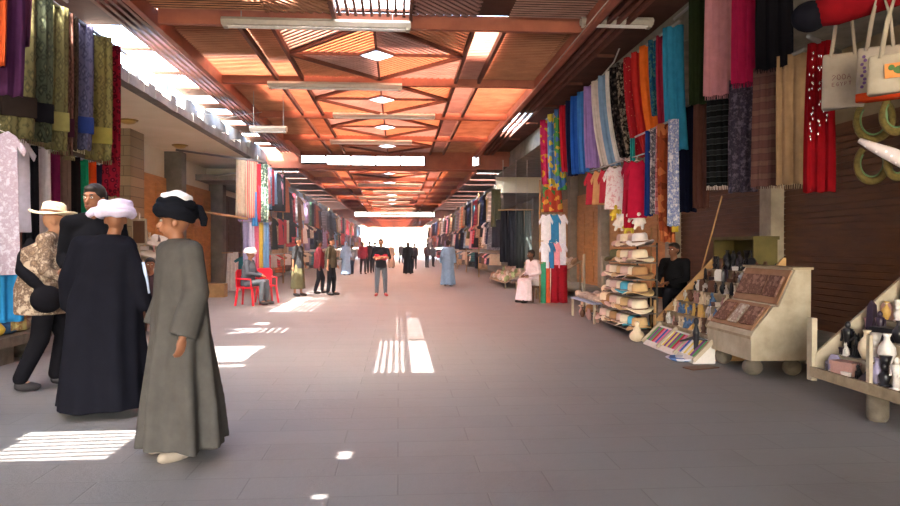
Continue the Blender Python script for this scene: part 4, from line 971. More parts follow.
# px, step, kind, height, material, label
for px, st, k, h, mt, lab in [
  (847, 1, 'man', .24, SB, 'tall black figurine at the left of the stand'), (857, 1, 'cat', .17, SB, 'black crouching animal figurine right of the tall black one'), (851, 1, 'cat', .10, SWW, 'small white animal in front of the black one'),
  (843, 1, 'box', .09, SP, 'low dark piece at the left end of its shelf'), (861, 2, 'bust', .14, SPK, 'pale pink head at the left of the third shelf'), (871, 2, 'obelisk', .27, SP, 'dark plum obelisk on the middle shelf'),
  (879, 2, 'man', .2, SP, 'dark plum figure beside the obelisk'), (886, 2, 'box', .17, SB, 'black lidded box on the middle shelf'), (898, 2, 'vase', .15, SB, 'black vase at the picture edge'),
  (866, 3, 'vase', .12, SW, 'alabaster vase on the upper shelf'), (875, 3, 'slab', .12, SPK, 'pink slab standing on the upper shelf'), (886, 3, 'vase', .13, SY, 'round yellow alabaster vase'), (897, 3, 'bust', .15, SWW, 'white bust on the upper shelf'),
  (893, 4, 'cat', .2, SB, 'dark cat figurine on the topmost shelf'), (826, 0, 'camel', .1, SLV, 'small lavender figure on the bottom board, leftmost'), (834, 0, 'slab', .12, SLV, 'lavender slab on the bottom board'),
  (846, 0, 'box', .17, SPK, 'long pink incised box on the bottom board'), (858, 0, 'cat', .10, SB, 'low black animal on the bottom board'), (866, 1, 'vase', .2, SW, 'large alabaster jar in the middle of the stand'),
  (874, 1, 'bust', .19, SWW, 'white bust right of the large alabaster jar'), (886, 1, 'vase', .2, SWW, 'big white vase towards the right edge'), (877, 0, 'vase', .17, SLV, 'lavender grey jar on the bottom board'), (884, 0, 'bust', .19, SB, 'black bust on the bottom board'),
  (896, 0, 'man', .2, SWW, 'white figurine at the right end of the bottom board'), (868, 0, 'pyramid', .1, SB, 'small black pyramid beside the lavender jar'), (839, 0, 'pyramid', .07, SWW, 'tiny white pyramid on the bottom board'), (852, 0, 'box', .06, SWW, 'small white box in front on the bottom board')]:
    X = 3.85+STEPS[st][0]+.09; p = at(px, 300, X=X)
    h *= 1.3; X2 = X + (-.045 if lab.startswith(('small white an', 'tiny', 'small white box')) else 0.01)
    putfig(k, h, mt, X2, min(max(p.y, 4.55), 6.14), STEPS[st][1], lab, -1.3)

# ---- cream stepped cabinet with leather pieces
t = thing('display_cabinet', 'cream stepped cabinet with brown leather pieces on its two slopes', 'cabinet', (3.85, 7.88, 0))
m = MB(); m.prism([(0, .19), (0, .45), (.02, .50), (.25, .78), (.31, .78), (.50, 1.19), (.68, 1.19), (.68, .19)], -.5, .58, 'y'); m.build('body', CREAM, t)
m = MB(); 
d = V(.25-.02, 0, .28); m.bar((.015, -.46, .505), (.245, -.46, .785), .0, .0) if False else None
for (xa, za, xb, zb) in ((.03, .515, .25, .785), (.32, .80, .49, 1.17)):
    m = MB(); m.prism([(xa, za), (xb, zb), (xb-.012, zb+.012), (xa-.012, za+.012)], -.46, .54, 'y'); m.build('slope_board', mottled('brown_board_tan', '#8f6a4e', '#7a563c', 5, .7, .2), t)
m = MB(); m.box(.46, .70, -.52, .60, 1.19, 1.215); m.build('top_board', CREAMD, t)
m = MB(); m.box(-.012, 0.0, -.5, .58, .43, .46); m.build('front_lip', CREAMD, t)
for (bx, by, r) in ((.12, -.3, .11), (.14, .45, .1), (.5, .4, .1), (.55, -.35, .1)):
    m = MB(); m.ell((bx, by, .095), (r, r*1.1, .098), 12); m.build('foot_stone', BLOCK, t, True)
LEA = C('#74554a', 'mottle', '#5c4038', '#8a6a5c'); LEW = C('#a89c90', 'mottle', '#8a7468', '#b8b0a4')
for i, (px, py, lvl, mt, wd, hh, lab) in enumerate([(763, 290, 1, LEA, .5, .25, 'long tooled leather piece on the upper slope, left'), (788, 290, 1, LEA, .32, .25, 'square tooled leather piece on the upper slope, right'), (728, 306, 0, LEA, .26, .26, 'leather piece on the lower slope, leftmost of three'), (744, 310, 0, LEW, .22, .26, 'whitish piece in the middle of the lower slope'), (763, 312, 0, LEA, .26, .24, 'leather piece on the lower slope, nearest the vendor side')]):
    xa, za, xb, zb = ((.03, .515, .25, .785), (.32, .80, .49, 1.17))[lvl]; ang = math.atan2(zb-za, xb-xa)
    y = (8.08, 7.62, 8.22, 7.9, 7.59)[i]
    o = MB(); o.box(-hh/2, hh/2, -wd/2, wd/2, -.012, .015); o = o.build('leather_piece', mt, None)
    o.location = (3.85+(xa+xb)/2-.03*math.sin(ang), y, (za+zb)/2+.028*math.cos(ang)); o.rotation_euler = (0, -ang, .08*(-1)**i); tag(o, lab, 'leather', 'leather pieces on the cream cabinet')
# ---- ochre bookcase behind
OCH = mottled('ochre_paint', '#5a5028', '#463e1e', 4, .7, .2)
t = thing('shelf_unit', 'ochre yellow shelf unit behind the cream cabinet', 'shelf', (5.02, 10.2, .12))
for y in (-.62, .62): m = MB(); m.box(0, .35, y-.02, y+.02, 0, 1.42); m.build('side_panel', OCH, t)
for z in (.3, .65, 1.0): m = MB(); m.box(0, .35, -.6, .6, z, z+.025); m.build('shelf', OCH, t)
m = MB(); m.box(-.02, .37, -.66, .66, 1.42, 1.47); m.build('top_board', OCH, t)
m = MB(); m.box(.33, .35, -.6, .6, 0, 1.42); m.build('back_panel', OCH, t)
k = 0
for z in (.445, .795, 1.145):
    for j, y in enumerate((-.5, -.3, -.1, .1, .3, .5)):
        kd = ('bust', 'cat', 'man', 'vase', 'obelisk', 'bust')[(k*5+j) % 6]; mt = (SB, SB, SP, SWW, SB, SBR)[(k+j*2) % 6]; row = ('lowest', 'middle', 'upper')[k]
        putfig(kd, .24, mt, 5.19, 10.2+y, z, '%s %s on the %s ochre shelf, %s' % (CNAME[mt.name], FNAME[kd].replace('_', ' '), row, ('nearest the camera', 'second from the near end', 'third from the near end', 'third from the far end', 'second from the far end', 'at the far end')[j]), -1.4, 'dark statuettes on the ochre shelves')
    k += 1
# ---- long slope of small souvenirs
t = thing('souvenir_steps', 'stepped wooden display crowded with small figurines beside the cream cabinet', 'stand', (3.95, 9.5, 0))
ST2 = [(0.0, .30), (.16, .46), (.32, .62), (.48, .78), (.64, .94), (.78, 1.1)]
for sx, sz in ST2: m = MB(); m.box(sx, sx+.17, -.95, .95, sz-.025, sz); m.box(sx, sx+.012, -.95, .95, sz-.16, sz-.02); m.build('shelf', CREAMD, t)
m = MB(); m.prism([(0, 0), (0, .34), (.92, 1.3), (.95, 1.3), (.95, 0)], .95, .98, 'y'); m.build('side_panel', WOODP, t)
m = MB(); m.prism([(0, 0), (0, .34), (.92, 1.3), (.95, 1.3), (.95, 0)], -.98, -.95, 'y'); m.build('side_panel', WOODP, t)
m = MB(); m.box(-.03, .02, .96, 1.02, 0, .62); m.build('post', WOODP, t)
random.seed(11)
rows = ('bottom', 'second', 'third', 'fourth', 'fifth', 'top')
for r, (sx, sz) in enumerate(ST2):
    n = 16
    for j in range(n):
        y = -.86+1.72*j/(n-1)+random.uniform(-.02, .02)
        kd = random.choice(['bust', 'cat', 'man', 'pyramid', 'obelisk', 'vase', 'box', 'camel', 'slab'])
        mt = random.choice([SW, SW, SWW, SY, SBL, SPK, SBR, SW] if r < 3 else [SB, SB, SP, SWW, SBR, SW])
        h = random.uniform(.13, .2)*(.6 if kd in ('pyramid', 'box') else 1)
        putfig(kd, h, mt, 3.95+sx+.09, 9.5+y, sz, '%s %s, number %s from the near end on the %s step' % (CNAME[mt.name], FNAME[kd].replace('_', ' '), ('one', 'two', 'three', 'four', 'five', 'six', 'seven', 'eight', 'nine', 'ten', 'eleven', 'twelve', 'thirteen', 'fourteen', 'fifteen', 'sixteen')[j], rows[r]), random.uniform(-1.9, -.9), 'small souvenirs on the stepped display')
# ---- low white rack with colourful strips in front
t = thing('low_rack', 'low white slanted rack of colourful strips on the ground', 'rack', (3.62, 9.35, 0))
m = MB(); m.prism([(0, .02), (.26, .27), (.28, .27), (.28, .0), (0, 0)], -1.0, .75, 'y'); m.build('slanted_board', SWW, t)
for y in (-1.02, -.42, .17, .77): m = MB(); m.bar((-.01, y, .04), (.27, y, .31), .03, .05); m.build('divider', CREAM, t)
cs = [C('#b03848'), C('#3a5a9c'), C('#d8c070'), C('#5a9060'), C('#c87090'), C('#d8d4cc'), C('#7a4a80')]
names = ['red', 'blue', 'yellow', 'green', 'pink', 'white', 'purple']
base = MB(); base.box(-.13, .13, -.022, .022, 0, .012); base = base.mesh('strip', cs[0])
for i in range(26):
    k = (i*3+i//5) % 7; me = dressup(base, cs[k]); y = -.96+1.66*i/25; o = linkmesh(me, 'woven_bracelet', None, (3.755, 9.35+y, .163)); o.rotation_euler = (0, -math.atan2(.25, .26), .1)
    tag(o, '%s strip, %s part of the low rack, between %s and %s' % (names[k], ('near end', 'nearer', 'farther', 'far end')[i//7], names[((i-1)*3+(i-1)//5) % 7], names[((i+1)*3+(i+1)//5) % 7]), 'bracelet', '%s strips between %s and %s on the low rack' % (names[k], names[((i-1)*3+(i-1)//5) % 7], names[((i+1)*3+(i+1)//5) % 7]))
# plate and mat on the ground, dark carved figure
p = at(681, 361, Z=0); m = MB(); m.lathe([(.04, .0), (.12, .01), (.19, .045), (.185, .05), (.11, .022), (.001, .018)], 24); o = m.build('plate', C('#5a78b0', 'patch', '#c8ccd8', '#3a5890'), None, True, p); tag(o, 'blue and white patterned plate on the ground', 'plate')
p = at(700, 368, Z=0); m = MB(); m.prism([(-.2, -.09), (.2, -.11), (.22, .08), (-.18, .1)], 0, .012, 'z'); o = m.build('dark_mat', SBR, None, False, p, rz=.4); tag(o, 'small dark mat lying on paving below the cream cabinet', 'mat')
p = at(696, 361, X=3.75); p.z = 0; t = thing('carved_figure', 'tall black carved figure with arms spread by the low rack', 'statue', p, -.4)
m = MB(); m.box(-.07, .07, -.07, .07, 0, .03); m.tube([(0, 0, .03), (0, 0, .2), (0, 0, .36), (0, 0, .45)], [.035, .03, .045, .02], 10); m.ell((0, 0, .5), (.035, .035, .05)); m.tube([(-.2, 0, .24), (-.1, 0, .27), (0, 0, .3), (.1, 0, .27), (.17, 0, .24)], [.012, .018, .025, .018, .012], 8)
linkmesh(blobmesh(m, 'figure', [SB], .008, 1), 'figure', t)
# seated terracotta figure left of the rack
p = at(637, 344, X=3.6); p.z = 0; m = MB(); m.ell((0, 0, .09), (.12, .1, .09)); m.tube([(0, 0, .1), (0, 0, .2), (0, 0, .24)], [.07, .06, .03], 10); m.ell((0, 0, .28), .04)
o = linkmesh(blobmesh(m, 'squatting_figurine', [SW], .01, 2), 'squatting_figurine', None, p); tag(o, 'small pale squatting figurine on the ground below the hats', 'ornament')
# stick leaning
pole('wooden_stick', 'thin pale stick leaning upright behind the figurine steps', 'stick', at(697, 287, X=4.75), at(722, 196, X=4.75), .012, WOODP)
pole('wooden_stick', 'thin upright pole between the hats and the seated vendor', 'stick', (4.12, 11.15, 0), (4.12, 11.15, 1.75), .015, WOODP)
# ---- hats
HX = 3.6
t = thing('hat_rack', 'dark tiered rack stacked with sun hats on the right', 'rack', (HX, 11.15, 0))
TZ = [.15, .42, .68, .94, 1.2, 1.46]
for i, z in enumerate(TZ): m = MB(); L_ = 2.0-.2*i; m.box(-.02, .36, -.7, -.7+L_, z-.02, z); m.build('shelf', plain('dark_shelf', '#5a5048', .7), t)
for (x, y) in ((.36, .2), (.36, -.68)): m = MB(); m.box(x-.012, x+.012, y-.012, y+.012, 0, 1.5); m.build('post', plain('dark_rack', '#2b2522', .7), t)
HC = [('cream', plain('hat_cream', '#d8c8ac', .9)), ('straw', plain('hat_straw', '#c0a070', .9)), ('pinkish', plain('hat_pink', '#c8a89c', .9)), ('turquoise', plain('hat_blue', '#4aa0bc', .9)), ('white', plain('hat_white', '#d8d0cc', .9)), ('brown', plain('hat_brown', '#a07850', .9)), ('olive', plain('hat_olive', '#5a5a3c', .9))]
plan = [[1, 3, 0, 2, 5, 0, 2], [0, 2, 1, 0, 2, 5, 0], [1, 0, 3, 0, 2, 0], [5, 0, 2, 1, 0, 2], [0, 2, 0, 1, 6], [4, 2, 0, 2]]
pos = ('nearest the camera', 'second from near', 'third from near', 'fourth from near', 'fifth from near', 'sixth from near')
tiers = ('lowest', 'second', 'third', 'fourth', 'fifth', 'top')
for i, row in enumerate(plan):
    for j, c in enumerate(row):
        o = hat([HC[c][1], STRAWB], .12, .21, .16, .04, i*7+j, True, None, 'sun_hat')
        o.location = (HX+.15+.03*(j % 2), 10.62+j*.29, TZ[i]+.035); o.rotation_euler = (0, -.07, 0)
        tag(o, '%s sun hat on the %s tier, %s' % (HC[c][0], tiers[i], pos[j] if j < len(row)-1 else 'at the far end'), 'hat', 'sun hats on the tiered rack')
for i, (px, py, c, nm) in enumerate([(604, 316, 0, 'rightmost'), (596, 312, 5, 'middle'), (590, 306, 0, 'leftmost')]):
    p = at(px, py, Z=0.0); o = hat([HC[c][1], STRAWB], .12, .2, .16, .03, 90+i, True, None, 'sun_hat'); o.location = (p.x-.1, p.y, .0); o.rotation_euler = (0, -.0, i); tag(o, '%s %s sun hat lying on the ground between rack and low table' % (nm, HC[c][0]), 'hat', 'sun hats on the ground')
# toys above hats
for i, (px, py, c, nm) in enumerate([(617, 213, '#c8b040', 'yellow'), (625, 218, '#e0dcd4', 'white'), (634, 214, '#e4e0da', 'big white'), (620, 223, '#e0dcd4', 'small white'), (630, 226, '#c8b848', 'small yellow'), (640, 221, '#dcd8d0', 'rightmost white')]):
    p = at(px, py, X=3.85); m = MB(); m.ell((0, 0, 0), (.09, .08, .09)); m.ell((0, -.02, .1), (.06, .055, .06)); m.ell((-.05, 0, .15), .022, 8); m.ell((.05, 0, .15), .022, 8)
    for s in (-1, 1): m.cap((s*.06, -.03, .03), (s*.1, -.06, -.03), .025, .02, 8); m.cap((s*.05, -.03, -.06), (s*.06, -.08, -.12), .03, .025, 8)
    o = linkmesh(blobmesh(m, 'soft_toy', [C(c)], .012, 1), 'soft_toy', None, p); o.rotation_euler.z = -.6; tag(o, '%s soft toy hanging in the bunch above the hats' % nm, 'toy', 'soft toys above the hats')
    m = MB(); m.tube([(0, 0, .15), (0, 0, .5)], .003, 5); m.build('string', HANGM, o)
# ---- low white table left of hats with goods
t = thing('low_table', 'low table with pale legs and goods left of the hat rack', 'table', (3.6, 13.6, 0))
m = MB(); m.box(0, .6, -.9, .8, .36, .39); m.build('tabletop', C('#8f96a8'), t)
for x in (.03, .57):
    for y in (-.86, .76): m = MB(); m.box(x-.02, x+.02, y-.02, y+.02, 0, .36); m.build('leg', CREAM, t)
random.seed(21)
for i in range(9):
    m = MB(); r = .1; m.ell((0, 0, .06), (.14, .1, .06)); m.ell((.04, .02, .1), (.08, .07, .05)); o = linkmesh(m.mesh('bundle', C(random.choice(['#cfc4b8', '#b8a494', '#d8ccc4', '#a08c80'])), True), 'folded_cap', None, (3.75+.3*(i % 2), 12.85+.17*i, .392)); o.rotation_euler.z = i
    tag(o, 'pale folded cap in %s row on the low table, %s' % (('front', 'back')[i % 2], ['nearest', 'near', 'third', 'fourth', 'middle', 'sixth', 'seventh', 'second farthest', 'farthest'][i]), 'cap', 'pale caps on the low table')
for i in range(6):
    o = putfig('vase', .2, (SPK, SBR, SPK)[i % 3], 3.75+.05*(i % 2), 12.95+.27*i, 0, '%s clay jar under the low table, %s' % (('pinkish', 'brown', 'pinkish')[i % 3], ['nearest the hats', 'second from the hats', 'third from the hats', 'fourth from the hats', 'fifth from the hats', 'farthest from the hats'][i]), 0, 'clay jars under the low table')
pole('pale_post', 'pale upright post behind the low table, left of two', 'post', at(584, 292, X=4.05)-V(0, 0, .65), at(584, 254, X=4.05), .03, CREAM)
pole('pale_post', 'pale upright post behind the low table, right of two', 'post', at(603, 292, X=4.1)-V(0, 0, .62), at(603, 256, X=4.1), .03, CREAM)
# seated vendor in black
def stool(label, loc, mat, h=.42, r=.17):
    t = thing('stool', label, 'stool', loc); m = MB(); m.lathe([(r, h-.04), (r, h), (.01, h)], 16); m.build('seat', mat, t)
    for a in range(4): m = MB(); m.bar((r*.7*math.cos(a*PI/2+.8), r*.7*math.sin(a*PI/2+.8), h-.03), (r*math.cos(a*PI/2+.8), r*math.sin(a*PI/2+.8), 0), .03, .03, (1, 0.1, 0)); m.build('leg', mat, t)
    return t
pv = V(4.62, 11.35, 0)
stool('wooden stool under the black-clothed vendor', pv, SBR, .57)
sitting('bearded vendor in black seated beside the hats, hands in his lap', (pv.x, pv.y, .6), math.radians(-55), C('#17171a'), C('#1c1c22'), face=.0, skin=SKIN2, seat=.55).scale = (1.1, 1.1, 1.0)
# ---- cluster of small clothes, px 540-566
Yk = 17.6
hang('scarf', 'bright multicoloured patterned cloth above the little white shirts', 'scarf', 542, 182, 562, 212, 3.9, C('#b04838', 'patch', '#4a8850', '#d8a048'), 3, .03, .05, .15, seed=80)
pole('hanging_rail', 'thin wooden rod holding the little white shirts', 'rail', at(538, 213, Y=Yk), at(566, 213, Y=Yk), .012, WOODP)
for i, (cx, y, c, lab) in enumerate([(546, 214, '#e8e8f0', 'little white shirt, left on the upper rod'), (554, 214, '#3a84b8', 'little blue shirt in the middle of the upper rod'), (561, 214, '#e4e4ec', 'little white shirt, right on the upper rod')]):
    tee('small_shirt', lab, 'shirt', cx, y, 15, 30, 0, C(c), .1, i, 'little shirts on the rods', Y=Yk-.03*i)
pole('hanging_rail', 'second thin rod below with little pink and white shirts', 'rail', at(538, 241, Y=Yk), at(566, 241, Y=Yk), .012, WOODP)
for i, (cx, y, c, lab) in enumerate([(545, 242, '#e0e4f0', 'little white shirt, leftmost on the lower rod'), (550, 242, '#3c7cb0', 'narrow blue shirt on the lower rod'), (556, 242, '#e89aa8', 'little pink shirt on the lower rod'), (562, 242, '#dcdce8', 'little white shirt, rightmost on the lower rod')]):
    tee('small_shirt', lab, 'shirt', cx, y, 12, 26, 0, C(c), .1, 10+i, 'little shirts on the rods', Y=Yk-.03*i)
for i, (x0, x1, y0, y1, c, lab) in enumerate([(541, 546, 262, 306, '#3c8c6c', 'green cloth at the left of the red hanging'), (545, 550, 262, 305, '#d85c3c', 'orange cloth between the green and red ones'), (549, 553, 262, 302, '#e4e0dc', 'narrow white cloth left of the red hanging')]):
    hang('plain_cloth', lab, 'cloth', x0, y0, x1, y1, 0, C(c), 1, .01, .03, .1, 0, i, None, Y=Yk)
hang('plain_cloth', 'dark red hanging with dark pattern below the little shirts', 'cloth', 551, 265, 567, 303, 0, C('#8e1c28', 'specks', None, '#4a141c'), 2, .015, .04, .1, 0, 91, Y=Yk-.1)
pole('hanging_rail', 'lowest thin rod carrying the dark red hanging', 'rail', at(538, 263, Y=Yk), at(569, 263, Y=Yk), .012, WOODP)
pole('upright_pole', 'slim pole carrying the rods of little shirts', 'pole', at(540, 253, Y=Yk+.08)*1 - V(0, 0, at(540, 253, Y=Yk+.08).z), at(540, 180, Y=Yk+.08), .02, WOODP)
# seated person in white
p = at(533, 303, X=3.45); stool('low stool under the white-robed seated person', (p.x+.12, p.y+.15, 0), SBR)
sitting('person in pinkish white robe seated by the right stalls', (p.x+.12, p.y+.15, .45), math.radians(-62), C('#d8c8cc'), None, 'robe', 'hair', 0, skin=SKIN2, lean=.1)
# sloping goods heaps 480-540
def slopetable(label, X, y0, y1, z0, z1, depth, mat, n, cols, group, seedv, cat='scarf roll', nm='rolled_scarf'):
    t = thing('sloping_table', label, 'table', (X, (y0+y1)/2, 0)); hl = (y1-y0)/2
    m = MB(); m.prism([(0, z0-.03), (depth, z1-.03), (depth, z1), (0, z0)], -hl, hl, 'y'); m.build('board', mat, t)
    for x, z in ((.03, z0-.03), (depth-.05, z1-.06)):
        for y in (-hl+.05, hl-.05): m = MB(); m.box(x-.02, x+.02, y-.02, y+.02, 0, z); m.build('leg', mat, t)
    rnd = random.Random(seedv); ang = math.atan2(z1-z0, depth); k = 0
    rows = 4
    for r in range(rows):
        u = (r+.5)/rows
        for j in range(n):
            y = y0+(y1-y0)*(j+.5)/n; c, cn = rnd.choice(cols); key = ('roll', c)
            if key not in CM:
                m = MB(); m.tube([(-.14, 0, 0), (-.12, 0, 0), (0, 0, .01), (.12, 0, 0), (.14, 0, 0)], [.03, .06, .065, .06, .03], 10); m.ell((0, .03, .03), (.1, .05, .04), 8); CM[key] = m.mesh('roll', C(c), True)
            o = linkmesh(CM[key], nm, None, (X+depth*u, y, z0+(z1-z0)*u+.07)); o.rotation_euler = (0, -ang, rnd.uniform(-.5, .5)+1.2)
            tag(o, '%s %s, %s row of the %s, %s' % (cn, cat, ('front', 'second', 'third', 'back')[r], group, ('near end', 'second from near end', 'third from near end', 'in the middle', 'third from far end', 'second from far end', 'far end')[j]), cat.split()[-1], '%s ones in the %s row of the %s' % (cn, ('front', 'second', 'third', 'back')[r], group))
    return t
slopetable('sloping table heaped with tan goods in front of the orange doors', 3.75, 18.9, 22.2, .3, 1.05, 1.3, CREAMD, 7, [('#8f7860', 'tan'), ('#b0a090', 'beige'), ('#6a5040', 'brown'), ('#c8bcb0', 'off-white'), ('#a07a54', 'ochre')], 'tan goods table', 3, 'bundle', 'cloth_bundle')
slopetable('low sloping table of white and green goods further up on the right', 3.6, 23.5, 27.5, .2, .7, .9, CREAMD, 7, [('#c8c0b4', 'white'), ('#90a070', 'green'), ('#a89080', 'beige'), ('#d0b8b0', 'pink')], 'white goods table', 4, 'bundle', 'cloth_bundle')
# dark clothes inside the shop opening
pole('hanging_rail', 'wooden bar with dark clothes inside the right shop opening', 'rail', at(498, 210, Y=24), at(534, 210, Y=24), .02, WOODP)
for i, (x0, x1, y1, c, lab) in enumerate([(500, 508, 262, '#1c1c22', 'black robe hanging in the shop opening, left'), (508, 516, 266, '#22242c', 'charcoal robe hanging in the shop opening, middle'), (516, 524, 268, '#2a3030', 'dark green robe hanging in the shop opening'), (524, 532, 262, '#4a5252', 'grey-green robe hanging in the shop opening, right')]):
    hang('robe', lab, 'robe', x0, 210, x1, y1, 0, C(c), 2, .03, .06, .1, .15, 100+i, None, Y=24.1)
for i, px in enumerate((503, 516, 527)): pole('thin_rope', 'thin cord from the canopy to the clothes bar, %s' % ('left', 'middle', 'right')[i], 'cord', at(px, 210, Y=24), V(at(px, 210, Y=24).x, 24, 4.42), .006, HANGM)
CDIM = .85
# ================================================================== LEFT-HAND STALLS
pole('hanging_rail', 'sloping-looking metal pipe the patterned rugs hang from at the upper left', 'rail', (-4.45, 7.2, 4.6), (-4.45, 11.9, 4.6), .025, STEEL)
pole('hanging_rail', 'pipe with the purple and orange shawls at the upper left corner', 'rail', (-4.25, 6.6, 4.6), (-4.25, 9.4, 4.6), .02, STEEL)
pole('conduit_pipe', 'pale pipe running crosswise under the roof at the upper left', 'pipe', at(60, 2, Y=11.5), at(160, 14, Y=11.5), .03, HANGM)
RUG = lambda a, b, c: C(a, 'carpet', b, c)
L1 = [
 (-6, -12, 6, 66, -4.2, 'orange cloth at the extreme upper left corner', C('#b04a24'), None),
 (3, -12, 22, 96, -4.3, 'long purple shawl at the upper left', C('#4a2848'), None),
 (18, -12, 30, 46, -4.4, 'short plum shawl beside the long purple one', C('#5a3048'), None),
 (8, 44, 33, 138, -4.5, 'olive patterned prayer rug, leftmost of the row', RUG('#6a6444', '#4c4a34', '#8a8058'), '#2c2420'),
 (33, 8, 51, 142, -4.6, 'dark green patterned prayer rug, second in the row', RUG('#4a5040', '#2c3228', '#7a7858'), '#18181c'),
 (50, 14, 67, 150, -4.6, 'olive prayer rug between the dark green and rose-brown ones', RUG('#6e6a48', '#565238', '#8c8660'), '#8a8450'),
 (64, 22, 73, 156, -4.65, 'narrow rose-brown prayer rug', RUG('#7a5a50', '#5a4038', '#94786a'), '#40202c'),
 (70, 26, 78, 150, -4.8, 'narrow dark brown rug behind the blue-violet one', RUG('#4c4034', '#342c26', '#645848'), None),
 (76, 30, 92, 150, -4.65, 'blue-violet patterned prayer rug', RUG('#5a5a74', '#40405a', '#7c7c90'), '#283870'),
 (90, 44, 110, 160, -4.65, 'olive-gold prayer rug, rightmost of the row', RUG('#7a7248', '#5c5638', '#98905c'), '#8c8444'),
 (106, 50, 120, 196, -4.55, 'long crimson floral scarf at the end of the rugs', C('#8c1c30', 'floral', '#5a1424', '#b84058'), None)]
for i, (x0, y0, x1, y1, X, lab, mat, band) in enumerate(L1):
    o = hang('prayer_rug' if 'rug' in lab else 'shawl', lab, 'rug' if 'rug' in lab else 'shawl', x0, y0, x1, y1, -4.25 if X > -4.45 else -4.45, mat, 2, .025, .05, .3, .06, 200+i, 'patterned rugs hanging at upper left', (.06, C('#6a6448')) if 'prayer' in lab else None, sway=-.04, zt=4.6)
    if band:
        p = o.location; L = math.hypot(p.x, p.y); wd = (x1-x0)*L/FPX*1.0; h = p.z-at((x0+x1)/2, y1, Y=p.y).z
        m = MB(); m.box(-wd*.5-.04, wd*.5-.02, -.06, .06, -h*.87, -h*.74); m.build('end_band', C(band), o)
CDIM = 1.0
pole('hanging_rail', 'lower rail with plain cloths under the patterned rugs', 'rail', (-5.2, 9.2, 2.88), (-5.2, 12.8, 2.88), .02, STEEL)
L2 = [(24, 146, 35, 262, '#15151a', 'black cloth, leftmost of the plain cloths under the rugs'), (33, 148, 47, 252, '#c8c0c4', 'off-white plain cloth under the rugs'), (46, 150, 57, 250, '#6c2048', 'maroon plain cloth under the rugs'),
      (56, 151, 68, 256, '#6e5c54', 'taupe plain cloth under the rugs'), (67, 153, 78, 260, '#1c1a1c', 'black plain cloth between the taupe and green ones'), (77, 155, 86, 250, '#1c8a64', 'bright green plain cloth under the rugs'), (85, 156, 94, 250, '#c8481c', 'bright orange plain cloth under the rugs'), (93, 158, 105, 250, '#25253a', 'dark navy cloth, rightmost of the plain cloths')]
for i, (x0, y0, x1, y1, c, lab) in enumerate(L2):
    hang('plain_cloth', lab, 'cloth', x0, y0, x1+1, y1, -5.2, C(c), 2, .015, .03, .3, .02, 230+i, 'plain cloths under the rugs', zt=2.88)
tee('floral_dress', 'white dress with faint pink flowers hanging at the left edge', 'dress', -1, 130, 44, 122, -4.45, C('#b8acb8', 'mottle', '#a8949e', '#c8c0ca'), .3, 31, flare=.98)
tee('white_shirt', 'plain white shirt behind the floral dress, sleeve pointing right', 'shirt', 15, 138, 34, 80, -4.75, C('#c8c0cc'), .3, 32)
hang('scarf', 'bright blue cloth hanging low at the left edge', 'scarf', -6, 250, 18, 322, -4.5, C('#2a78a8'), 2, .03, .05, .2, .1, 240)
hang('scarf', 'yellowish printed cloth beside the low blue one', 'scarf', 12, 262, 24, 330, -4.6, C('#a08c5c', 'floral', '#8a6a48', '#b8a878'), 2, .02, .04, .2, .1, 241)
pole('hanging_rail', 'short rail with the blue and yellow cloths low at the left edge', 'rail', at(-12, 252, X=-4.55), at(30, 258, X=-4.55), .015, STEEL)
# low stone bench with pouches
t = thing('stone_bench', 'low rough stone bench with goods at the left edge', 'bench', (-5.0, 8.9, 0))
m = MB(); m.box(-.45, .3, -1.2, 1.0, .22, .34); m.build('bench_top', BLOCK, t)
for y in (-.9, 0, .75): m = MB(); m.box(-.38, .22, y-.15, y+.2, 0, .22); m.build('support_block', BLOCK, t)
for i, (y, c, nm) in enumerate([(-.9, '#a89458', 'mustard'), (-.6, '#7c3030', 'red'), (-.3, '#b8ac98', 'cream'), (0, '#b89c40', 'yellow'), (.3, '#3c5a80', 'blue'), (.6, '#8a7460', 'brown')]):
    m = MB(); m.ell((0, 0, .09), (.14, .12, .09)); m.ell((.02, 0, .18), (.07, .06, .05)); o = linkmesh(blobmesh(m, 'pouch', [C(c)], .015, 2), 'cloth_pouch', None, (-4.92, 8.9+y, .335)); tag(o, '%s cloth pouch on the low stone bench' % nm, 'pouch', 'pouches on the low stone bench')
# slanted trays and picture behind the men
t = thing('tray_rack', 'cream slanted trays with small goods seen between the two robed men', 'rack', (-4.45, 13.0, 0))
for k in range(3): m = MB(); m.box(-.35, .35, -.03, .5, 0, .04, Matrix.Translation((0, k*.28, 1.0+k*.2)) @ Euler((.35, .25, 0)).to_matrix().to_4x4()); m.build('tray', CREAM, t)
for x in (-.33, .33):
    for y in (0, .75): m = MB(); m.box(x-.02, x+.02, y-.02, y+.02, 0, 1.05 if y == 0 else 1.75); m.build('post', CREAM, t)
random.seed(4)
for k in range(3):
    for j in range(4):
        o = figure(('vase', 'box', 'bust', 'cat')[(k+j) % 4], .13, (SW, SBR, SWW, SPK)[(k*2+j) % 4]); o.name = FNAME[('vase', 'box', 'bust', 'cat')[(k+j) % 4]]
        o.location = (-4.7+.17*j, 13.12+k*.28, 1.115+k*.2-(j-1.5)*.04); tag(o, '%s piece on the %s cream tray, %s' % (('alabaster', 'brown', 'white', 'pink')[(k*2+j) % 4], ('lowest', 'middle', 'top')[k], ('left end', 'second from left', 'second from right', 'right end')[j]), 'ornament', 'small pieces on the cream trays')
t = thing('framed_picture', 'framed brown portrait leaning beside the cream trays', 'picture', at(139, 232, Y=13.0), -.2)
m = MB(); m.box(-.14, .14, 0, .03, -.24, .24); m.build('frame', CREAM, t); m = MB(); m.box(-.11, .11, -.006, 0, -.2, .2); m.build('picture_panel', SBR, t)
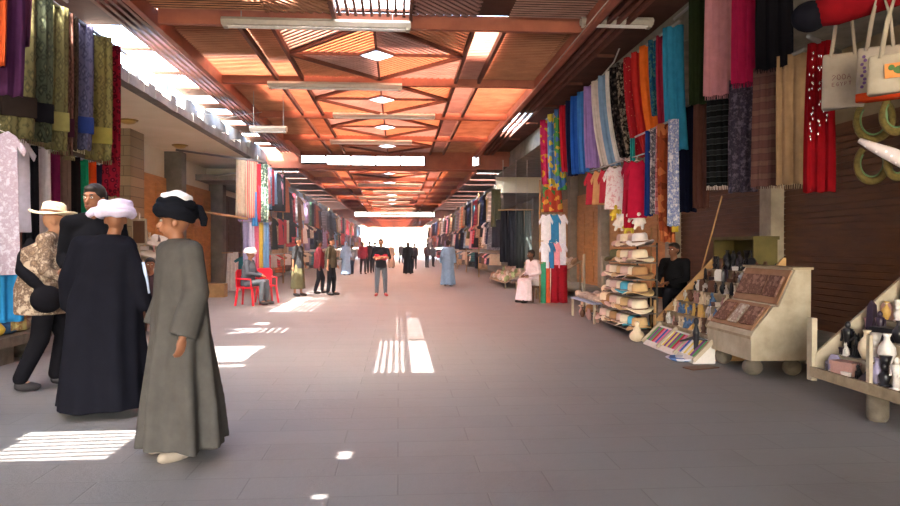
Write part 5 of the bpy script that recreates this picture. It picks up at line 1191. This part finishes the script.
pole('wooden_post', 'thin post holding the framed picture', 'post', (at(139, 232, Y=13.05).x, 13.06, 0), (at(139, 232, Y=13.05).x, 13.06, 2.05), .02, CREAM)
stool('low stool under the person seated between the robed men', (-4.15, 12.1, 0), SBR, .33)
sitting('dark-haired person seated behind, head just visible between the robed men', (-4.15, 12.1, .35), .3, C('#3c2c30'), C('#2a2a30'), seat=.33)
# red plastic chairs and the seated man
RED = plain('red_plastic', '#d01c30', .35)
def red_chair(label, loc, rz):
    t = thing('plastic_chair', label, 'chair', loc, rz, 'red plastic chairs at left')
    m = MB(); m.box(-.2, .2, -.2, .2, .42, .45); m.build('seat', RED, t)
    m = MB(); m.prism([(-.2, .45), (.2, .45), (.22, .82), (.12, .88), (-.12, .88), (-.22, .82)], .19, .22, 'y'); m.build('backrest', RED, t)
    for x in (-.18, .18):
        for y in (-.18, .18): m = MB(); m.bar((x, y, .43), (x*1.25, y*1.25, 0), .045, .035, (1, .1, 0)); m.build('leg', RED, t)
        m = MB(); m.tube([(x*1.1, -.16, .44), (x*1.15, -.16, .64), (x*1.1, .2, .66)], .02, 8); m.build('armrest', RED, t)
    return t
g = at(246, 306, Z=0); red_chair('red plastic chair under the man in a white cap', (g.x, g.y+.2, 0), math.radians(80))
g2 = at(259, 305, Z=0); red_chair('second red plastic chair, right of the seated man', (g2.x+.05, g2.y+.75, 0), math.radians(30))
sitting('man in white cap and grey clothes seated on a red plastic chair', (g.x, g.y+.2, .47), math.radians(80), C('#4c5058'), C('#5a6068'), hr='turban')
hang('white_robe', 'white robe hanging behind the man on the red chair', 'robe', 226, 252, 240, 296, -5.3, C('#d4ccc4'), 2, .03, .08, .2, .3, 250)
pole('hanging_rail', 'short rail carrying the white robe', 'rail', at(222, 253, X=-5.3), at(246, 252, X=-5.3), .015, WOODP)
o = MB(); o.box(-.25, .25, -.2, .2, 0, .38); o = o.build('cardboard_box', mottled('cardboard', '#a08058', '#8a6c48', 5, .9, .2), None, False, (at(217, 297, Z=0).x, at(217, 297, Z=0).y, 0)); tag(o, 'brown cardboard box against the left doors', 'box')
pole('wooden_rod', 'pale wooden rod sticking out from the left wall', 'rod', (-6.92, 20.4, at(203, 207, Y=20.4).z+.1), at(248, 219, Y=20.4), .035, WOODP)
pole('wall_bracket', 'metal bracket arm under the left canopy', 'bracket', at(214, 176, Y=21.1), at(246, 172, Y=21.1), .03, STEEL)
pole('bracket_pipe', 'pipe from the canopy out to the fringed beige scarves', 'pipe', at(176, 150, Y=20.7), at(264, 162, Y=20.7), .03, STEEL)
for i, (x0, y0, x1, y1, lab, mat) in enumerate([
   (236, 160, 246, 216, 'fringed beige scarf hanging from the pipe, left of two', C('#c8b49c')), (246, 161, 258, 218, 'fringed beige scarf hanging from the pipe, right of two', C('#c0aa94', 'vstripe', '#b09880', '#c83040')),
   (252, 192, 258, 226, 'bright blue scarf under the beige ones', C('#3c84c0')), (257, 164, 262, 222, 'narrow red scarf beside the beige ones', C('#b02838')), (261, 164, 268, 222, 'green and white patterned scarf on the left', C('#4c6e54', 'mottle', '#2c4a48', '#c0ccb8')),
   (243, 222, 250, 276, 'lavender scarf on the lower left rail', C('#8c86a8')), (249, 222, 255, 280, 'pale lilac scarf on the lower left rail', C('#b8b0c8')), (254, 222, 260, 284, 'pinkish red scarf on the lower left rail', C('#b85068')), (259, 222, 264, 282, 'mustard yellow scarf on the lower left rail', C('#b89838')), (263, 222, 269, 282, 'steel blue scarf on the lower left rail', C('#5878a0'))]):
    hang('scarf', lab, 'scarf', x0, y0, x1, y1, 0, mat, 2, .03, .05, .1, .1, 260+i, None, Y=20.7+.02*i)
pole('hanging_rail', 'lower rail with lavender, red and yellow scarves on the left', 'rail', at(240, 222, Y=20.8), at(272, 222, Y=20.8), .015, STEEL)

# ================================================================== STALL ROWS UP THE STREET
PAL = [('black', '#1b1a20'), ('charcoal', '#34343c'), ('navy', '#262c4c'), ('white', '#d4ccc8'), ('cream', '#c4b49c'), ('dark red', '#7c2430'), ('red', '#b83440'), ('pink', '#c88898'), ('brown', '#6a4a3c'),
       ('tan', '#a08468'), ('grey', '#7c7a80'), ('teal', '#2c6a74'), ('sky blue', '#7ca0c4'), ('olive', '#5c5c40'), ('orange', '#c4683c'), ('lilac', '#8c7ca0'), ('mustard', '#a88840'), ('green', '#447058')]
WT = [6, 6, 3, 3, 3, 2, 3, 2, 4, 3, 4, 1, 2, 2, 1, 2, 1, 1]
rnd = random.Random(77)
TM = {}
def tmpl(kind, k, ci):
    key = (kind, k, ci)
    if key not in TM:
        base = (kind, k)
        if base not in TM:
            if kind == 'scarf': TM[base] = cloth_mesh(.36, 1, .05, 2, .03, .1, 500+k, 6, 12, WOOD_O)
            elif kind == 'dress': TM[base] = tee_mesh(WOOD_O, .42, 1.0, .1, 520+k, .06, .07, 1.25)
            else: TM[base] = tee_mesh(WOOD_O, .5, .62, .15, 540+k)
        pat = ('plain', 'plain', 'mottle', 'hstripe')[(k+ci) % 4]
        TM[key] = dressup(TM[base], C(PAL[ci][1], pat))
    return TM[key]
def row(side, X, y0, y1, ztop, length, pitch, rname, kinds, start=0):
    cols = []; y = y0
    while y < y1: cols.append((y, rnd.choices(range(len(PAL)), WT)[0], rnd.choice(kinds), rnd.uniform(.75, 1.1))); y += pitch*(1+.03*(y-y0))
    for i, (y, ci, kind, f) in enumerate(cols):
        zt = ztop(y); o = linkmesh(tmpl(kind, rnd.randint(0, 2), ci), {'scarf': 'hanging_scarf', 'dress': 'hanging_dress', 'tee': 't_shirt'}[kind], None, (X+rnd.uniform(-.012, .012), y, zt))
        wide = 1+.02*(y-y0); o.scale = (wide*1.15, 1, length*f if kind != 'tee' else min(1.3, length*.9)); o.rotation_euler.z = side*rnd.uniform(-.75, -.2)
        a = PAL[cols[i-1][1]][0] if i else 'rail end'; b_ = PAL[cols[i+1][1]][0] if i+1 < len(cols) else 'rail end'
        where = 'nearer part' if y < 34 else ('middle part' if y < 50 else 'far part')
        lab = '%s %s, %s row of %s stalls, %s, between %s and %s' % (PAL[ci][0], {'scarf': 'scarf', 'dress': 'dress', 'tee': 't-shirt'}[kind], rname, 'right' if side > 0 else 'left', where, a, b_)
        tag(o, lab, {'scarf': 'scarf', 'dress': 'dress', 'tee': 't-shirt'}[kind], '%s garments in the %s row of the %s stalls by %s and %s %s' % (PAL[ci][0], rname, 'right' if side > 0 else 'left', a, b_, kind))
def rails(side, X, y0, y1, zs, nm):
    y = y0; k = 0
    while y < y1-.5:
        e = min(y+6, y1)
        for z, r in zs(y):
            pole('hanging_rail', '%s rail of the %s stalls, section %s up the street' % (r, nm, ('nearest', 'second', 'third', 'fourth', 'fifth', 'sixth', 'seventh', 'eighth', 'ninth', 'tenth')[k]), 'rail', (X, y, z), (X, e, z), .02, STEEL, None, 6)
        pole('stall_post', 'upright post of the %s stalls, %s up the street' % (nm, ('nearest', 'second', 'third', 'fourth', 'fifth', 'sixth', 'seventh', 'eighth', 'ninth', 'tenth')[k]), 'post', (X, e-.02, 0), (X, e-.02, zs(y)[0][0]+.3), .03, WOODP, None, 6)
        y = e; k += 1
up_z = lambda y: 4.1 if y < 26.3 else 3.62
up_l = lambda y: 4.1 if y < 27.6 else 3.62
rails(-1, -4.45, 21.6, 78, lambda y: [(up_l(y), 'upper'), (2.45, 'middle'), (1.15, 'low')], 'left')
row(-1, -4.45, 21.9, 77.8, up_l, 1.35, .52, 'upper', ['scarf', 'scarf', 'dress'])
row(-1, -4.45, 21.8, 78, lambda y: 2.45, 1.12, .55, 'middle', ['scarf', 'dress', 'tee', 'scarf'])
row(-1, -4.6, 21.8, 78, lambda y: 1.15, .85, .7, 'low', ['scarf', 'scarf', 'tee'])
rails(1, 3.75, 26.4, 80, lambda y: [(up_z(y), 'upper'), (2.45, 'middle'), (1.15, 'low')], 'right')
row(1, 3.75, 26.6, 80, up_z, 1.35, .5, 'upper', ['scarf', 'scarf', 'dress'])
row(1, 3.75, 26.6, 80, lambda y: 2.45, 1.12, .55, 'middle', ['scarf', 'dress', 'tee', 'dress'])
row(1, 3.9, 28, 80, lambda y: 1.15, .85, .75, 'low', ['scarf', 'scarf', 'tee'])

# ================================================================== LIGHT FITTINGS, LAMPS
TUBEM = plain('tube_glass', '#dcdcd8', .25); HOUS = plain('fitting_metal', '#b4ada0', .5); GOLDL = plain('gold_lamp_rim', '#a08040', .35, .6)
def fitting(label, x0, x1, y, z, hang_to, group='long tube light fittings under the roof'):
    L = x1-x0; t = thing('light_fitting', label, 'light', ((x0+x1)/2, y, z), 0, group)
    m = MB(); m.prism([(-.07, 0), (.07, 0), (.1, .06), (.06, .11), (-.06, .11), (-.1, .06)], -L/2, L/2, 'x'); m.build('housing', HOUS, t)
    for s in (-.04, .04):
        m = MB(); m.tube([(-L/2+.04, s, -.018), (L/2-.04, s, -.018)], .014, 8); m.build('light_tube', TUBEM, t)
    for x in (-L/2+.05, L/2-.05): m = MB(); m.box(x-.03, x+.03, -.07, .07, -.035, 0); m.build('end_cap', HOUS, t)
    for x in (-L*.4, L*.4): m = MB(); m.tube([(x, 0, .1), (x, 0, hang_to-z)], .008, 6); m.build('suspension_rod', STEEL, t)
for i, (xa, xb, py, Y, nm) in enumerate([(222, 411, 25, 10.62, 'nearest'), (268, 402, 87, 14.42, 'second nearest'), (333, 435, 117, 18.25, 'third nearest'), (330, 412, 143, 22.05, 'fourth nearest')]):
    a = at(xa, py, Y=Y); b_ = at(xb, py, Y=Y); fitting('%s long pale tube light across the street' % nm, a.x, b_.x, Y, a.z, ZR-.19 if i else ZR+.0)
for k in range(8):
    Y = 26.15+3.96*(k+1)-.15; fitting('tube light on the %s beam of the middle roof part' % ('first', 'second', 'third', 'fourth', 'fifth', 'sixth', 'seventh', 'eighth')[k], (-1.7, -1.2, -2.1, -1.5)[k % 4], (1.0, 1.3, .8, .7)[k % 4], Y, ZB_-.42, ZB_-.18)
a = at(581, 23, Y=10.55); b_ = at(652, 14, Y=10.55); fitting('tube light reaching over the right shawls', a.x, b_.x, 10.55, a.z-.02, 4.84)
a = at(250, 131, Y=15.9); b_ = at(287, 138, Y=15.9); fitting('short tube light at the left roof edge', a.x, b_.x, 15.9, a.z, 4.9)
for i, (px, py) in enumerate([(128, 120), (180, 145)]):
    p = at(px, py, Z=4.25); t = thing('ceiling_lamp', ('nearer', 'farther')[i]+' round gold-rimmed lamp under the left canopy', 'lamp', p, 0, 'round lamps under the left canopy')
    m = MB(); m.lathe([(.2, -.03), (.22, 0), (.18, 0)], 20); m.build('rim', GOLDL, t, True); m = MB(); m.ell((0, 0, -.03), (.17, .17, .07), 16); m.build('lamp_dome', plain('lamp_glass', '#c8a860', .3), t, True)
# loose cables
def cable(label, pts, r=.008, mat=None):
    m = MB(); P0 = Vector(pts[0]); m.tube([tuple(Vector(p)-P0) for p in pts], r, 6); o = m.build('electric_cable', mat or plain('cable_grey', '#9a9692', .6), None, True, P0); tag(o, label, 'cable')
cable('white cable looping down the concrete above the black floral dress', [at(x, y, X=3.94) for x, y in ((655, 8), (640, 22), (622, 42), (614, 62), (602, 76), (590, 86))], .014, HANGM)
cable('cable sagging from the roof edge to the left canopy', [at(x, y, Y=17) for x, y in ((180, 100), (198, 112), (225, 118), (262, 112))])
cable('long thin cable along the right roof edge', [(2.75, 8, 4.68), (2.75, 14, 4.62), (2.75, 20, 4.66), (2.75, 25.8, 4.62)])
# rubble and planks on the left canopy
random.seed(9)
for i in range(9):
    y = (11.9, 12.6, 13.9, 15.6, 17.5, 20.2, 23.1, 24.0, 25.4)[i]; m = MB(); s = random.choice((.2, .3, .45, .5))
    m.prism([(-s*.5, 0), (s*.5, 0), (s*.4, s*.7), (0, s*random.uniform(.8, 1.2)), (-s*.45, s*.5)], -.12, .12, 'x')
    o = m.build('broken_block', GREYP, None, False, (-5.15, y, 4.34)); tag(o, 'broken grey block on top of the left canopy, %s' % ('nearest', 'second', 'third', 'fourth', 'fifth', 'sixth', 'seventh', 'eighth', 'farthest')[i], 'block', 'broken blocks on the left canopy')

# ---- thin dusty haze in the covered street
hm = bpy.data.materials.new('dust_haze'); hm.use_nodes = True; hn = hm.node_tree; hn.nodes.clear()
ho = hn.nodes.new('ShaderNodeOutputMaterial'); hv = hn.nodes.new('ShaderNodeVolumeScatter'); hv.inputs['Density'].default_value = .009; hv.inputs['Anisotropy'].default_value = .4
hn.links.new(hv.outputs[0], ho.inputs['Volume'])
o = MB(); o.box(-6.3, 6.3, 16, 118, .13, 3.69); o = o.build('haze', hm); tag(o, 'thin dusty haze hanging in the air of the far street', 'haze', None, 'stuff')
